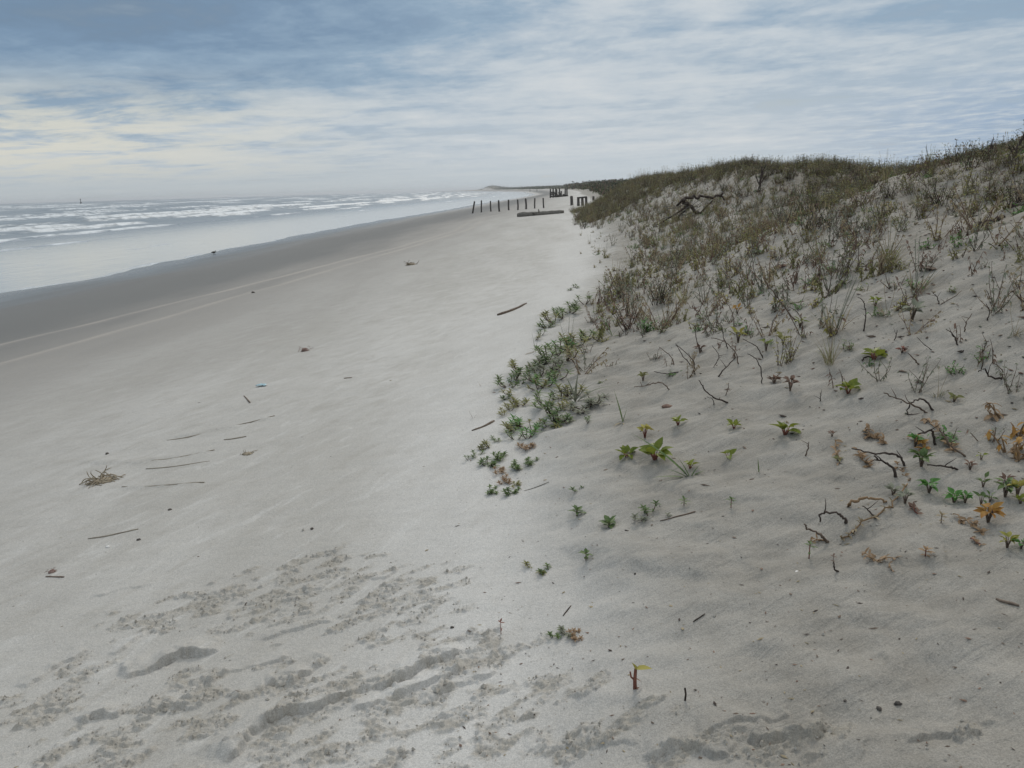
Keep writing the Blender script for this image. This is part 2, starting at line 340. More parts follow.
# crusty ledges, ruts and footprints: (picture points the real position is measured from, height m, width m, side, kind)
LEDGES = [
 ([(124, 680), (150, 668), (180, 658), (218, 650)], .022, .05, 'ledge'),
 ([(80, 727), (95, 718), (122, 714)], .016, .035, 'ledge'),
 ([(118, 655), (135, 638), (152, 628)], .008, .025, 'ledge'),
 ([(140, 715), (165, 708), (200, 708)], .010, .03, 'ledge'),
 ([(202, 686), (225, 674), (255, 668), (290, 655)], .012, .03, 'ledge'),
 ([(285, 690), (300, 675), (334, 655)], .014, .04, 'ledge'),
 ([(222, 765), (245, 742), (270, 722), (330, 702), (400, 680), (440, 662), (470, 648)], .024, .05, 'ledge'),
 ([(240, 700), (262, 690), (280, 684)], .010, .03, 'ledge'),
 ([(90, 600), (120, 590), (160, 582)], .005, .02, 'ledge'),
 ([(20, 690), (55, 668), (90, 650)], .008, .03, 'ledge'),
 ([(260, 640), (300, 628), (330, 622)], .007, .02, 'ledge'),
 ([(560, 700), (600, 690), (650, 700)], .006, .03, 'soft'),
 ([(640, 758), (690, 750), (735, 757)], .010, .03, 'ledge'),
 ([(900, 745), (940, 735), (985, 738)], .009, .03, 'ledge'),
 ([(560, 540), (640, 560), (720, 575)], .012, .08, 'soft'),
 ([(600, 455), (690, 492), (800, 500)], .012, .08, 'soft'),
 ([(840, 610), (920, 625), (1010, 615)], .010, .07, 'soft'),
 ([(350, 712), (400, 695), (470, 668)], .014, .03, 'ledge'),
 ([(425, 708), (450, 690), (500, 668)], .010, .03, 'ledge'),
 ([(170, 600), (200, 596), (230, 590)], .006, .02, 'ledge'),
 ([(305, 592), (320, 588), (337, 578)], .006, .02, 'ledge'),
 ([(370, 578), (385, 578), (398, 570)], .006, .02, 'ledge'),
 ([(520, 755), (560, 748), (640, 745)], .006, .03, 'ledge'),
 ([(742, 735), (770, 742), (800, 738), (828, 735)], .016, .035, 'ledge'),
 ([(790, 735), (830, 748), (868, 755)], .010, .04, 'soft'),
 ([(700, 735), (735, 722), (790, 718)], .008, .03, 'ledge'),
 ([(160, 440), (225, 428), (275, 416)], .010, .05, 'soft'),
 ([(75, 462), (140, 462), (215, 450)], .010, .05, 'soft'),
 ([(120, 488), (165, 484), (203, 483)], .008, .04, 'soft'),
 ([(880, 662), (930, 655), (1000, 672)], .010, .06, 'soft'),
 ([(740, 640), (800, 652), (900, 650)], .010, .06, 'soft'),
 ([(700, 520), (735, 545), (790, 590)], .010, .06, 'soft'),
 ([(770, 470), (850, 480), (930, 488)], .012, .07, 'soft'),
 ([(860, 545), (900, 556), (950, 560)], .012, .06, 'soft'),
]
LW = [(polyworld(p), a, wd, k) for p, a, wd, k in LEDGES]
CH = [(300, 590, 90, 45), (400, 600, 90, 40), (190, 700, 90, 45), (300, 700, 110, 45), (400, 700, 120, 45), (110, 745, 90, 40), (330, 750, 160, 40),
      (480, 720, 90, 50), (590, 735, 120, 22), (560, 690, 60, 25), (800, 748, 120, 25), (960, 740, 110, 22), (680, 752, 90, 18), (230, 600, 80, 25), (150, 620, 60, 20), (470, 660, 80, 40), (50, 700, 60, 40)]
CHW = []
for a, b_, sx, sy in CH:
    c = hit(a, min(b_, 767)); e1 = hit(min(a+sx, 1020), min(b_, 767)); e2 = hit(a, b_-sy)
    CHW.append((c[0], c[1], abs(e1[0]-c[0]), abs(e2[1]-c[1])))
def churn_mask(x, y, c):
    xr = x*.83+y*.56; yr = -x*.56+y*.83          # scuffs run obliquely
    return sstep(fbm(xr/.16, yr/.08, 71, 4)+.85*(c-.6), .0, .30)*sstep(c, .15, .5)
def detail(x, y, xt):
    """fine relief and masks on the near sand"""
    dz = np.zeros(x.shape); churn_shade = np.zeros(x.shape)
    near = np.where((y < 8) & (y > 0.4) & (x > -6) & (x < 5))
    xn, yn = x[near], y[near]; d = np.zeros(xn.shape); c = np.zeros(xn.shape)
    for cx, cy, rx, ry in CHW:
        c = np.maximum(c, np.exp(-(((xn-cx)/rx)**2+((yn-cy)/ry)**2)*1.1))
    br = churn_mask(xn, yn, c)
    d += br*(0.022*np.abs(fbm(xn/.060, yn/.045, 81, 3))+.011*np.abs(fbm(xn/.022, yn/.02, 83, 2))-.004)
    c2 = br*(.35+.65*sstep(fbm(xn/.10, yn/.07, 85, 3), -.15, .25))
    for pl, a, wd, k in LW:
        mnx, mny = pl.min(0)-.3; mxx, mxy = pl.max(0)+.3
        s = np.where((xn > mnx) & (xn < mxx) & (yn > mny) & (yn < mxy))
        if not len(s[0]): continue
        wx = xn[s]+.02*vn(xn[s]*9, yn[s]*9, 5)+.012*fbm(xn[s]*28, yn[s]*28, 7, 2); wy = yn[s]+.02*vn(xn[s]*9+5, yn[s]*9, 6)+.012*fbm(xn[s]*28, yn[s]*28+9, 8, 2)
        ds, sg, par = seg_dist(wx, wy, pl)
        end = sstep(par, 0, .10)*sstep(par, 1, .90)*(.9+.35*vn(par*7+len(pl), par*0+a*99, 4))
        far = sstep(ds, wd*3.2, 0)
        # far side of the line is high and rolls away, near side is a sharp drop into a shallow hollow
        e2 = np.clip(end, 0, 1.3)
        if k == 'soft':
            d[s] += 1.0*a*e2*np.where(sg > 0, far, -.4*sstep(ds, wd*1.6, 0)+1.4*sstep(ds, .07, 0))
        else:
            rag = .6+.5*vn(xn[s]/.05, yn[s]/.05, 61)
            e2 = e2*(.4+.6*sstep(vn(xn[s]/.16, yn[s]/.16, 63), -.5, .1)); d[s] += 1.6*a*e2*np.where(sg > 0, far, -.35*sstep(ds, wd*.9*rag, 0)+1.35*sstep(ds, .009, 0))
            c2[s] = np.maximum(c2[s], .6*np.clip(e2, 0, 1)*np.where(sg > 0, sstep(ds, .005, 0), sstep(ds, wd*.26*rag, wd*.08*rag))*min(1, a/.014))  # shade of the ledge's near face painted into the scuff colour mask
    dz[near] = d; churn_shade[near] = c2
    return dz, churn_shade
# tyre tracks on the damp sand
TRK = []
for pts in ([(0, 364), (150, 322), (300, 279), (400, 250), (470, 229)], [(0, 345), (150, 309), (300, 272), (400, 247), (455, 231)]):
    TRK.append(np.array([(hit(a, b)[1], hit(a, b)[0]) for a, b in pts]))

d1 = np.concatenate([np.geomspace(1.3, 2.7, 60)[:-1], np.geomspace(2.7, 5.2, 520)[:-1], np.geomspace(5.2, 9, 240)]); d2 = np.geomspace(9, 45, 330)[1:]; d3 = np.geomspace(45, 9000, 420)[1:]
D = np.concatenate([d1, d2, d3]); NC = 1250
a = np.linspace(-1, 1, NC); T = 1.15*(0.72*a+0.28*a**3)
DD, TG = np.meshgrid(D, T, indexing='ij'); GX = DD*TG; GY = DD-1.5
Z0, XW, XTT, XC, Q = base_h(GX, GY)
dz, churn_shade = detail(GX, GY, XTT)
Z0 = Z0+dz
wetA = np.clip(Q+.05*fbm(GX/1.4, GY/9, 91, 3), 0, 1.2); wetA[GX > XTT] = 0
track = np.zeros(GX.shape)
for tr in TRK:
    xx = np.interp(GY, tr[:, 0], tr[:, 1]); wdt = .09+.0022*GY
    t = np.exp(-((GX-xx)/wdt)**2)*sstep(GY, 75, 35)*sstep(GX, xx.min()-2, xx.min())
    lug = 0.75+.25*np.sin(GY*2*math.pi/.16)*sstep(GY, 25, 12)
    track = np.maximum(track, t*lug*(.7+.4*fbm(GY/2, GX/2, 95, 2))); Z0 += t*.008
duneA = sstep(GX-XTT, -.15, .9); litter = sstep(GX-XTT+.8*fbm(GX/1.3, GY/1.3, 99, 3), 2.2, 6.0)*sstep(GY, 3.5, 8)
Z0 += .0035*fbm(GX/.35, GY/.12, 97, 3)*sstep(GY, 14, 8)*sstep(Q, .5, .2)      # faint wind texture
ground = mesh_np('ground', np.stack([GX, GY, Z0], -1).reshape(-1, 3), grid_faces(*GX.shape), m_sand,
                 attrs={'wet': wetA, 'track': track, 'dune': duneA, 'churn_shade': churn_shade, 'litter': litter})
tag(ground, kind='structure')
del dz, churn_shade, track, duneA, wetA

# ------------------------------------------------------------------ sea
dd = np.concatenate([np.linspace(-5, 70, 300), np.geomspace(70, 9000, 330)[1:]])
yy = np.concatenate([np.linspace(-1.4, 12, 30), np.geomspace(12, 9000, 900)[1:]])
DO, SY = np.meshgrid(dd, yy, indexing='xy'); XS = smooth_interp(SY, WT); SX = XS-DO
SZ = np.full(SX.shape, SEA); foam_sheen = np.zeros(SX.shape)
k = 0
for di, hh, wdt, cov in ((17, .05, 1.0, .0), (27, .16, 1.2, .08), (36, .34, 1.5, .22), (44, .38, 1.6, .3), (54, .45, 1.8, .25), (68, .45, 2.0, .24), (84, .5, 2.4, .28), (104, .5, 2.8, .2), (130, .55, 3.2, .26), (165, .6, 3.8, .2), (210, .6, 4.6, .24), (265, .65, 5.5, .18), (340, .7, 7, .2), (440, .7, 9, .16), (580, .7, 12, .16), (800, .8, 16, .14), (1100, .8, 22, .12)):
    k += 1
    c = di*(1+.10*vn(SY/(30+di*.6), SY*0+k*3.3, 100+k)+.03*vn(SY/9, SY*0+k, 130+k))
    e = (DO-c)/wdt                                       # + = seaward
    alive = sstep(vn(SY/(16+di*.35)+k*7.7, SY*0+k*1.7, 160+k)+.25*vn(SY/5, SY*0+k, 170+k), .10-cov*1.9, .70-cov*1.9)
    prof = np.where(e < 0, np.exp(-(e/.42)**2), np.exp(-(e/1.5)**2))
    SZ += hh*prof*(.35+.65*alive)
    foam_sheen = np.maximum(foam_sheen, (.2+.8*alive)*np.where(e < 0, np.exp(-(e/1.25)**2), np.exp(-(e/.42)**2)))
SZ += .05*fbm(SX/3, SY/7, 190, 3)*sstep(DO, 8, 30) + .15*fbm(SX/14, SY/30, 193, 2)*sstep(DO, 30, 60)
foam_sheen = np.maximum(foam_sheen, .5*sstep(fbm(SX/2.2, SY/(9+.05*SY), 201, 4), .15, .6)*sstep(DO, 60, 20)*sstep(DO, 2, 8))  # pale inshore streaks: cloud reflections painted in with the foam tone
foam_sheen = np.maximum(foam_sheen, .75*sstep(fbm(SX/(2.5+.02*DO), SY/(16+.1*DO), 205, 4), .22, .55)*sstep(DO, 34, 60))
edge = np.exp(-((DO-.25-.5*vn(SY*.13, SY*0+3.1, 5)*-1)/.35)**2)
foam_sheen = np.maximum(foam_sheen, .62*edge)
foam_sheen = np.maximum(foam_sheen, .40*np.exp(-((DO-4.5-1.3*vn(SY/6, SY*0, 7))/.5)**2)*sstep(vn(SY/9, SY*0+4, 17), 0, .5))
sea = mesh_np('sea', np.stack([SX, SY, SZ], -1).reshape(-1, 3), grid_faces(*SX.shape)[:, ::-1], m_water, attrs={'foam_sheen': foam_sheen, 'off': DO})
tag(sea, kind='structure')

# ------------------------------------------------------------------ haze
m_hz = bpy.data.materials.new('haze_air'); m_hz.use_nodes = True; t = m_hz.node_tree; t.nodes.clear()
pv = t.nodes.new('ShaderNodeVolumePrincipled'); pv.inputs['Color'].default_value = (0.95, 0.97, 1.0, 1)
pv.inputs['Density'].default_value = 0.00016; pv.inputs['Anisotropy'].default_value = 0.2
oo = t.nodes.new('ShaderNodeOutputMaterial'); t.links.new(pv.outputs[0], oo.inputs['Volume'])
hb = [(x, y, z) for x in (-12000, 12000) for y in (-60, 9500) for z in (-4, 20)]
hf = [(0, 1, 3, 2), (4, 6, 7, 5), (0, 4, 5, 1), (2, 3, 7, 6), (0, 2, 6, 4), (1, 5, 7, 3)]
hz_o = mesh_np('haze', hb, hf, m_hz, smooth=False); tag(hz_o, kind='stuff')

# ------------------------------------------------------------------ mesh kit
class MB:
    def __init__(s): s.v = []; s.f = []; s.m = []
    def quad(s, a, b, c, d, m=0):
        n = len(s.v); s.v += [a, b, c, d]; s.f.append((n, n+1, n+2, n+3)); s.m.append(m)
    def tube(s, pts, rad, m=0, sides=5):
        pts = [Vector(p) for p in pts]; n0 = len(s.v); N = len(pts)
        if not hasattr(rad, '__len__'): rad = [rad]*N
        for i, p in enumerate(pts):
            t = (pts[min(i+1, N-1)]-pts[max(i-1, 0)]).normalized()
            a = t.cross(Vector((0, 0, 1)) if abs(t.z) < .9 else Vector((1, 0, 0))).normalized(); b2 = t.cross(a)
            for k in range(sides):
                an = 2*math.pi*k/sides; s.v.append(tuple(p+(a*math.cos(an)+b2*math.sin(an))*rad[i]))
        for i in range(N-1):
            for k in range(sides):
                a0 = n0+i*sides+k; a1 = n0+i*sides+(k+1) % sides
                s.f.append((a0, a1, a1+sides, a0+sides)); s.m.append(m)
        for st_, rev in ((n0, True), (n0+(N-1)*sides, False)):
            c = len(s.v); q = [Vector(s.v[st_+k]) for k in range(sides)]; s.v.append(tuple(sum(q, Vector())/sides))
            for k in range(sides):
                a0, a1 = st_+k, st_+(k+1) % sides
                s.f.append((a1, a0, c, c) if rev else (a0, a1, c, c)); s.m.append(m)
    def leaf(s, base, d, L, W, m=0, curl=.3, segs=3, fold=.25, shape=1.0, roll=0.0):
        """a bent blade with a centre fold; d = direction"""
        base = Vector(base); d = Vector(d).normalized()
        side = d.cross(Vector((0, 0, 1)))
        if side.length < .05: side = Vector((random.uniform(-1, 1), random.uniform(-1, 1), 0))
        side.normalize(); side = Quaternion(d, roll) @ side; nrm = side.cross(d).normalized()
        p = base.copy(); cur = d.copy(); n0 = len(s.v); prev = None
        for i in range(segs+1):
            t = i/segs; wd = W*.5*(math.sin(math.pi*min(1, max(.06, t**shape*.94+.05))))
            s.v += [tuple(p-side*wd+nrm*wd*fold), tuple(p), tuple(p+side*wd+nrm*wd*fold)]
            if i < segs:
                cur = (cur-Vector((0, 0, 1))*curl/segs*1.2).normalized(); p = p+cur*(L/segs)
        for i in range(segs):
            a0 = n0+i*3
            s.f.append((a0, a0+1, a0+4, a0+3)); s.m.append(m); s.f.append((a0+1, a0+2, a0+5, a0+4)); s.m.append(m)
    def build(s, name, mats, parent=None, smooth=True):
        me = bpy.data.meshes.new(name)
        fs = [tuple(dict.fromkeys(f)) for f in s.f]
        me.from_pydata(s.v, [], fs); me.polygons.foreach_set('material_index', s.m)
        me.polygons.foreach_set('use_smooth', [smooth]*len(fs))
        for m in (mats if isinstance(mats, list) else [mats]): me.materials.append(m)
        o = bpy.data.objects.new(name, me); COL.objects.link(o)
        if parent is not None: o.parent = parent
        return o
rnd = random.Random(7)
def u(a, b): return rnd.uniform(a, b)
def vdir(az_, el): return Vector((math.cos(az_)*math.cos(el), math.sin(az_)*math.cos(el), math.sin(el)))
def wander(p, d, L, n, jit, grav=0.0):
    pts = [Vector(p)]; d = Vector(d).normalized()
    for i in range(n):
        d = (d+Vector((u(-1, 1), u(-1, 1), u(-1, 1)))*jit+Vector((0, 0, grav))).normalized(); pts.append(pts[-1]+d*(L/n))
    return pts
def empty(name, loc, rz=0, sc=1.0):
    o = bpy.data.objects.new(name, None); COL.objects.link(o); o.empty_display_size = .05
    o.location = loc; o.rotation_euler = (0, 0, rz); o.scale = (sc,)*3; return o
def place(px, py, sink=0.0):
    p = hit(px, py)
    return Vector((p[0], p[1], p[2]-sink)), float(np.dot(p-CAM, fw))
def pxm(depth): return depth/F_PX

# ------------------------------------------------------------------ driftwood, posts and timbers
def blob(mb, c, rx, ry, rz_, seed, m=0, nu=10, nv=7, amp=.25):
    n0 = len(mb.v)
    for j in range(nv):
        th = math.pi*j/(nv-1)
        for i in range(nu):
            ph = 2*math.pi*i/nu
            k = 1+amp*float(vn(np.array(math.cos(ph)*1.7+seed), np.array(math.sin(ph)*1.7+th*1.3), seed))*math.sin(th)
            mb.v.append((c[0]+rx*k*math.sin(th)*math.cos(ph), c[1]+ry*k*math.sin(th)*math.sin(ph), c[2]+rz_*k*math.cos(th)))
    for j in range(nv-1):
        for i in range(nu):
            a0 = n0+j*nu+i; a1 = n0+j*nu+(i+1) % nu
            mb.f.append((a0, a0+nu, a1+nu, a1)); mb.m.append(m)
def z1(px, py): return 440+px/5.12, 160+py/5.12
posts = [((167, 273), (181, 214)), ((212, 268), (214, 209)), ((261, 264), (260, 212)), ((304, 264), (304, 208)), ((352, 257), (351, 205)), ((399, 256), (398, 204)), ((441, 252), (440, 199)), ((485, 248), (485, 197)), ((531, 246), (531, 196))]
PL = ['leftmost wooden beach post, leaning to the right at the waterline', 'second post from the left, upright just beside the leaning one', 'third post from the left in the row across the beach', 'fourth post from the left in the row across the beach', 'middle post of the nine in the row across the beach', 'fourth post from the right end of the row across the beach', 'third post from the right end of the row across the beach', 'second post from the right end of the row above the log', 'rightmost post of the long row, standing above the driftwood log']
def beach_post(bpx, tpx, label, group, thick=.10):
    p, dep = place(*bpx); Hh = (bpx[1]-tpx[1])*pxm(dep)*1.02; lean = (tpx[0]-bpx[0])*pxm(dep)
    mb = MB(); r = thick*u(.75, 1.2); lean += u(-.05, .05)
    pts = [(0, 0, -.3), (0, 0, 0), (lean*.35+u(-.03, .03), 0, Hh*.4), (lean*.97, 0, Hh*.96), (lean, 0, Hh)]
    mb.tube(pts, [r*1.02, r, r*.95, r*.92, r*.62], 0, 8)
    o = mb.build('beach_post', M['post'], smooth=False); o.location = p
    return tag(o, label, 'post', group)
for (b_, t_), lb in zip(posts, PL): beach_post(z1(*b_), z1(*t_), lb, 'row of wooden posts across the beach')
# short row of posts with a rail, right of the row
beach_post(z1(675, 232), z1(675, 186), 'lone dark post left of the short railed posts, near the dune foot', 'posts by the dune foot', .14)
beach_post(z1(785, 207), z1(786, 186), 'short dark post half hidden against the dune, right of the railed posts', 'posts by the dune foot', .14)
p, dep = place(*z1(730, 233)); k = pxm(dep)/5.12
fr = empty('post_and_rail', p); tag(fr, 'three dark posts joined by a top rail, near the dune foot', 'fence')
for dx in (-21, 0, 19):
    mb = MB(); mb.tube([(0, 0, -.3), (u(-.02, .02), 0, 43*k)], [.14, .12], 0, 8)
    o = mb.build('post', M['post'], fr, False); o.location = (dx*k, 0, 0)
mb = MB(); mb.tube([(-24*k, -.14, 39*k), (22*k, -.16, 42*k)], .09, 0, 6); mb.build('rail', M['post'], fr, False)
# ruined timber platform further off
p, dep = place(*z1(608, 190)); k = pxm(dep)/5.12
tf = empty('timber_ruin', p); tag(tf, 'ruined timber platform of dark upright piles and tumbled beams far up the beach', 'timber ruin')
for dx, h_, dy in ((-43, 42, 0), (-40, 40, 2.2), (-27, 44, .4), (-15, 45, 0), (-8, 40, 2.0), (5, 44, .2), (14, 30, 1.8), (33, 42, .3), (43, 42, 0), (45, 34, 2.1)):
    mb = MB(); mb.tube([(0, 0, -.3), (u(-.1, .1), 0, h_*k)], [.17, .14], 0, 7)
    o = mb.build('pile', M['post'], tf, False); o.location = (dx*k, dy, 0)
for a_, b_ in (((-44, 6), (2, 2)), ((-42, 14), (-8, 22)), ((-36, 3), (10, 10)), ((0, 22), (22, 2)), ((8, 4), (46, 8)), ((22, 12), (47, 3)), ((-20, 12), (8, 8)), ((-44, 24), (-22, 24))):
    mb = MB(); mb.tube([(a_[0]*k, -.2+u(-.2, .2), a_[1]*k), (b_[0]*k, u(-.2, 1.4), b_[1]*k)], .17, 0, 6); mb.build('beam', M['post'], tf, False)
for q, lb in (((537, 191.5), 'tiny dark post far up the beach, left of the timber ruin'), ((530, 192), 'faint post farthest up the beach, near the far waterline')):
    beach_post(q, (q[0], q[1]-3.2), lb, 'posts far up the beach', .2)

def log_between(name, A, B, r0_, r1_, label, cat, mat, n=8, bend=.0, lift=.5, ends=True, knots=0, group=None, sides=9):
    if r0_ < .02: r0_ *= .55; r1_ *= .55
    a_ = Vector(hit(*A)); b_ = Vector(hit(*B)); mb = MB(); pts = []; rr = []
    side = (b_-a_).cross(Vector((0, 0, 1))).normalized()
    for i in range(n+1):
        t = i/n; q = a_.lerp(b_, t)+side*bend*math.sin(math.pi*t*1.3)+side*u(-.12, .12)*r0_
        r = r0_+(r1_-r0_)*t; r *= 1+u(-.10, .10); q.z = float(H(q.x, q.y))+r*lift
        pts.append(q-a_); rr.append(r if 0 < i < n else r*.72)
    mb.tube(pts, rr, 0, sides)
    o = mb.build(name, mat); o.location = a_
    tag(o, label, cat, group)
    for i in range(knots):
        j = rnd.randrange(2, n-1); m2 = MB(); d = vdir(u(0, 6.28), u(.2, 1.0))
        m2.tube([pts[j], pts[j]+d*rr[j]*1.9, pts[j]+d*rr[j]*2.5+Vector((0, 0, u(-.05, .05)))], [rr[j]*.5, rr[j]*.32, rr[j]*.15], 0, 6); m2.build('branch_stub', mat, o)
    return o
lg = log_between('driftwood_log', (518, 217.0), (563, 213.2), .20, .13, 'long weathered grey driftwood log lying across the beach below the posts', 'driftwood', M['wood'], 12, .15, .6, knots=3, sides=12)
log_between('driftwood_stick', (498, 315.5), (528, 303.5), .022, .012, 'thin dark driftwood stick lying on pale sand near the dune foot', 'driftwood', M['stem'], 8, .03)
log_between('driftwood_stick', (472, 431), (495, 421.5), .012, .018, 'short brown stick on the sand left of the creeping green plants', 'driftwood', M['stem'], 6, .01)
log_between('driftwood_stick', (225, 427.5), (275, 416.5), .010, .014, 'long thin stick half buried in a sand ridge, upper one of the sticks at left', 'stick', M['driftpale'], 8, .02, .2)
log_between('driftwood_stick', (224, 440), (246, 437), .009, .011, 'short thin stick just below the long half buried one', 'stick', M['driftpale'], 6, .01, .3)
log_between('driftwood_stick', (122, 487), (203, 483.5), .009, .012, 'long pale brown stick right of the tan seaweed heap', 'stick', M['driftpale'], 9, .02, .3)
log_between('driftwood_stick', (88, 539), (138, 530), .008, .010, 'pale brown stick alone on smooth sand below the seaweed heap', 'stick', M['driftpale'], 8, .01, .3)
log_between('driftwood_stick', (46, 577), (64, 577.5), .007, .008, 'short dark brown stick at the left edge of the photo', 'stick', M['stem'], 5, 0, .6)
log_between('driftwood_stick', (244, 396), (250, 403), .010, .012, 'tiny dark stick near the blue plastic scrap', 'stick', M['stem'], 4, 0, .6)
log_between('driftwood_stick', (344, 378.5), (352, 378), .012, .010, 'tiny dark chip of wood on pale sand in the middle of the beach', 'stick', M['stem'], 4, 0, .6)
log_between('driftwood_stick', (780, 633), (783, 647), .006, .007, 'short dark stick upright in the picture on bare sand at lower right', 'stick', M['twig'], 5, 0, .8)
log_between('driftwood_stick', (942, 643), (975, 655), .007, .005, 'brown stick lying in a shallow groove at lower right', 'stick', M['stem'], 6, .0, .5)
log_between('driftwood_stick', (996, 600), (1019, 606), .010, .007, 'thick brown stick at the right edge of the photo on bare sand', 'stick', M['stem'], 6, .0, .5)
log_between('driftwood_stick', (660, 521), (696, 513), .004, .007, 'thin brown twig lying right of the grey green sprig', 'twig', M['stem'], 7, .015, .6)
log_between('driftwood_stick', (638, 548), (658, 538), .003, .004, 'very thin pale twig beneath the thin brown one', 'twig', M['stem'], 5, .0, .6)
log_between('driftwood_stick', (524, 491), (549, 482), .004, .004, 'thin grey twig beside the lowest creeping sprigs', 'twig', M['wood'], 6, .0, .6)
log_between('driftwood_stick', (563, 616), (571, 606), .004, .005, 'small dark twig above the creeping sprig at bottom centre', 'twig', M['twig'], 5, .0, .6)
log_between('driftwood_stick', (693, 622), (705, 614), .004, .004, 'tiny grey twig on sand right of the two leaf seedling', 'twig', M['twig'], 5, .0, .6)
log_between('driftwood_stick', (978, 227), (1008, 217), .034, .014, 'thick dark driftwood log lying on the upper dune at right', 'driftwood', M['twig'], 8, .05, .5, knots=1)
log_between('driftwood_stick', (1010, 208), (1030, 201), .03, .02, 'dark driftwood piece at the right edge on the upper dune', 'driftwood', M['twig'], 6, .0, .5)
log_between('driftwood_stick', (167, 440.5), (224, 428.5), .012, .010, 'faint pale stick barely showing in a sand ridge, left of the upper long stick', 'stick', M['driftpale'], 8, .03, -.15)
log_between('driftwood_stick', (92, 460), (150, 463), .012, .010, 'faint pale stick barely showing just above the tan seaweed heap', 'stick', M['driftpale'], 8, .03, -.1)
log_between('driftwood_stick', (150, 461), (214, 451), .013, .011, 'pale knotty stick half buried right of and above the seaweed heap', 'stick', M['driftpale'], 10, .03, .1)
log_between('driftwood_stick', (146, 469), (209, 462), .010, .009, 'thin pale stick half buried between the knotty stick and the long pale one', 'stick', M['driftpale'], 8, .02, 0)
# upright tiny stick
p, dep = place(685, 700); mb = MB(); mb.tube([(0, 0, -.01), (.002, 0, .02), (-.001, 0, .04)], [.0035, .003, .003]); o = mb.build('twig', M['twig']); o.location = p
tag(o, 'small black twig standing upright in the sand, right of the two leaf seedling', 'twig')

# dead branch lying on the dune
def thing_tube(name, px_pts, r_, mat, label, cat, lifts=None, group=None, extra=0):
    """a bent stick through measured points; lifts = height over the sand in m"""
    ws = []
    base, dep = place(*px_pts[0]); k = pxm(dep)
    for i, (a_, b_) in enumerate(px_pts):
        dx = (a_-px_pts[0][0])*k; up_ = (px_pts[0][1]-b_)*k
        lf = lifts[i] if lifts else 0
        # keep the stick at the depth of its foot, partly advancing over the slope
        gx = dx; gy = (up_-lf)*.0
        ws.append((gx, gy+u(-.2, .2)*r_*4, up_))
    pts = []; W_ = [Vector(w_) for w_ in ws]; W_ = [W_[0]*2-W_[1]]+W_+[W_[-1]*2-W_[-2]]
    for i in range(1, len(W_)-2):
        p0, p1, p2, p3 = W_[i-1:i+3]
        for j in range(5):
            t = j/5; q = .5*((2*p1)+(p2-p0)*t+(2*p0-5*p1+4*p2-p3)*t*t+(3*p1-p0-3*p2+p3)*t*t*t)
            pts.append(q+Vector((u(-1, 1), u(-1, 1), u(-1, 1)))*r_*.8*(len(pts) > 0))
    pts.append(Vector(ws[-1]))
    for q in pts:                                         # never under the sand
        gz = float(H(base.x+q.x, base.y+q.y))-base.z
        if q.z < gz-.002 and q is not pts[0]:
            q.z = gz+r_*.5
    mb = MB(); n = len(pts)
    mb.tube(pts, [r_*(1-.5*i/(n-1))*u(.82, 1.2) for i in range(n)], 0, 6)
    for e in range(extra):
        j = rnd.randrange(2, n-1); d = Vector((u(-1, 1), u(-.6, .6), u(.1, 1)))
        mb.tube(wander(pts[j], d, r_*u(6, 16), 3, .3), [r_*.5, r_*.4, r_*.3, r_*.15], 0, 5)
    o = mb.build(name, mat); o.location = base; tag(o, label, cat, group); return o, pts
db, pts = thing_tube('dead_branch', [(700, 214), (690, 207), (682, 200), (692, 197), (702, 198), (719, 198), (731, 203)], .055, M['twig'], 'crooked dead driftwood branch on the dune with bare limbs above the weeds', 'dead branch')
for pl in ([(719, 198), (722, 194)], [(700, 214), (706, 207), (712, 201)], [(731, 203), (735, 210), (734, 219)], [(688, 205), (676, 213), (660, 222)], [(690, 207), (680, 214), (672, 226)], [(697, 212), (690, 222), (676, 224)], [(682, 200), (676, 206)]):
    k = pxm(float(np.dot(np.array(db.location)-CAM, fw))); mb = MB()
    q = [Vector(((a_-700)*k, -.03*i, (214-b_)*k)) for i, (a_, b_) in enumerate(pl)]
    mb.tube(q, [.035-.008*i for i in range(len(q))], 0, 6); mb.build('limb', M['twig'], db)
for i in range(26):
    k = pxm(float(np.dot(np.array(db.location)-CAM, fw))); a_ = u(652, 700); b_ = u(205, 232)
    mb = MB(); q = wander(Vector(((a_-700)*k, u(-.1, .1), (214-b_)*k)), Vector((1, u(-.3, .3), u(.1, .9))), u(.25, .7), 5, .22)
    mb.tube(q, [.011, .010, .008, .007, .005, .003], 0, 4); mb.build('limb', M['wood'], db)
def snag(px, py, hpx, label, spread=.5, n=7, r_=.03, name='dead_shrub'):
    p, dep = place(px, py); k = pxm(dep); mb = MB(); hh = hpx*k
    trunk = wander((0, 0, -.05), (u(-.15, .15), 0, 1), hh+.05, 6, .12)
    mb.tube(trunk, [r_*(1-.13*i) for i in range(7)], 0, 6)
    for i in range(n):
        j = rnd.randrange(1, 6); d = Vector((u(-1, 1)*spread, u(-.5, .5)*spread, u(.5, 1)))
        q = wander(trunk[j], d, hh*u(.3, .65), 4, .18); mb.tube(q, [r_*.45, r_*.35, r_*.28, r_*.2, r_*.1], 0, 5)
        for _ in range(2): mb.tube(wander(q[2], d+Vector((u(-.7, .7), 0, .2)), hh*.2, 3, .2), [r_*.2, r_*.15, r_*.1, r_*.06], 0, 4)
    o = mb.build(name, M['twig']); o.location = p; tag(o, label, 'dead shrub'); return o
snag(759, 192, 23, 'dark dead snag standing upright on the middle dune crest', .5, 6, .045)
snag(927, 168, 17, 'thin dead snag alone on the skyline left of the dark hill', .3, 3, .022)
snag(1014, 158, 26, 'forked bare dead shrub on the skyline at the right edge', 1.0, 7, .03)
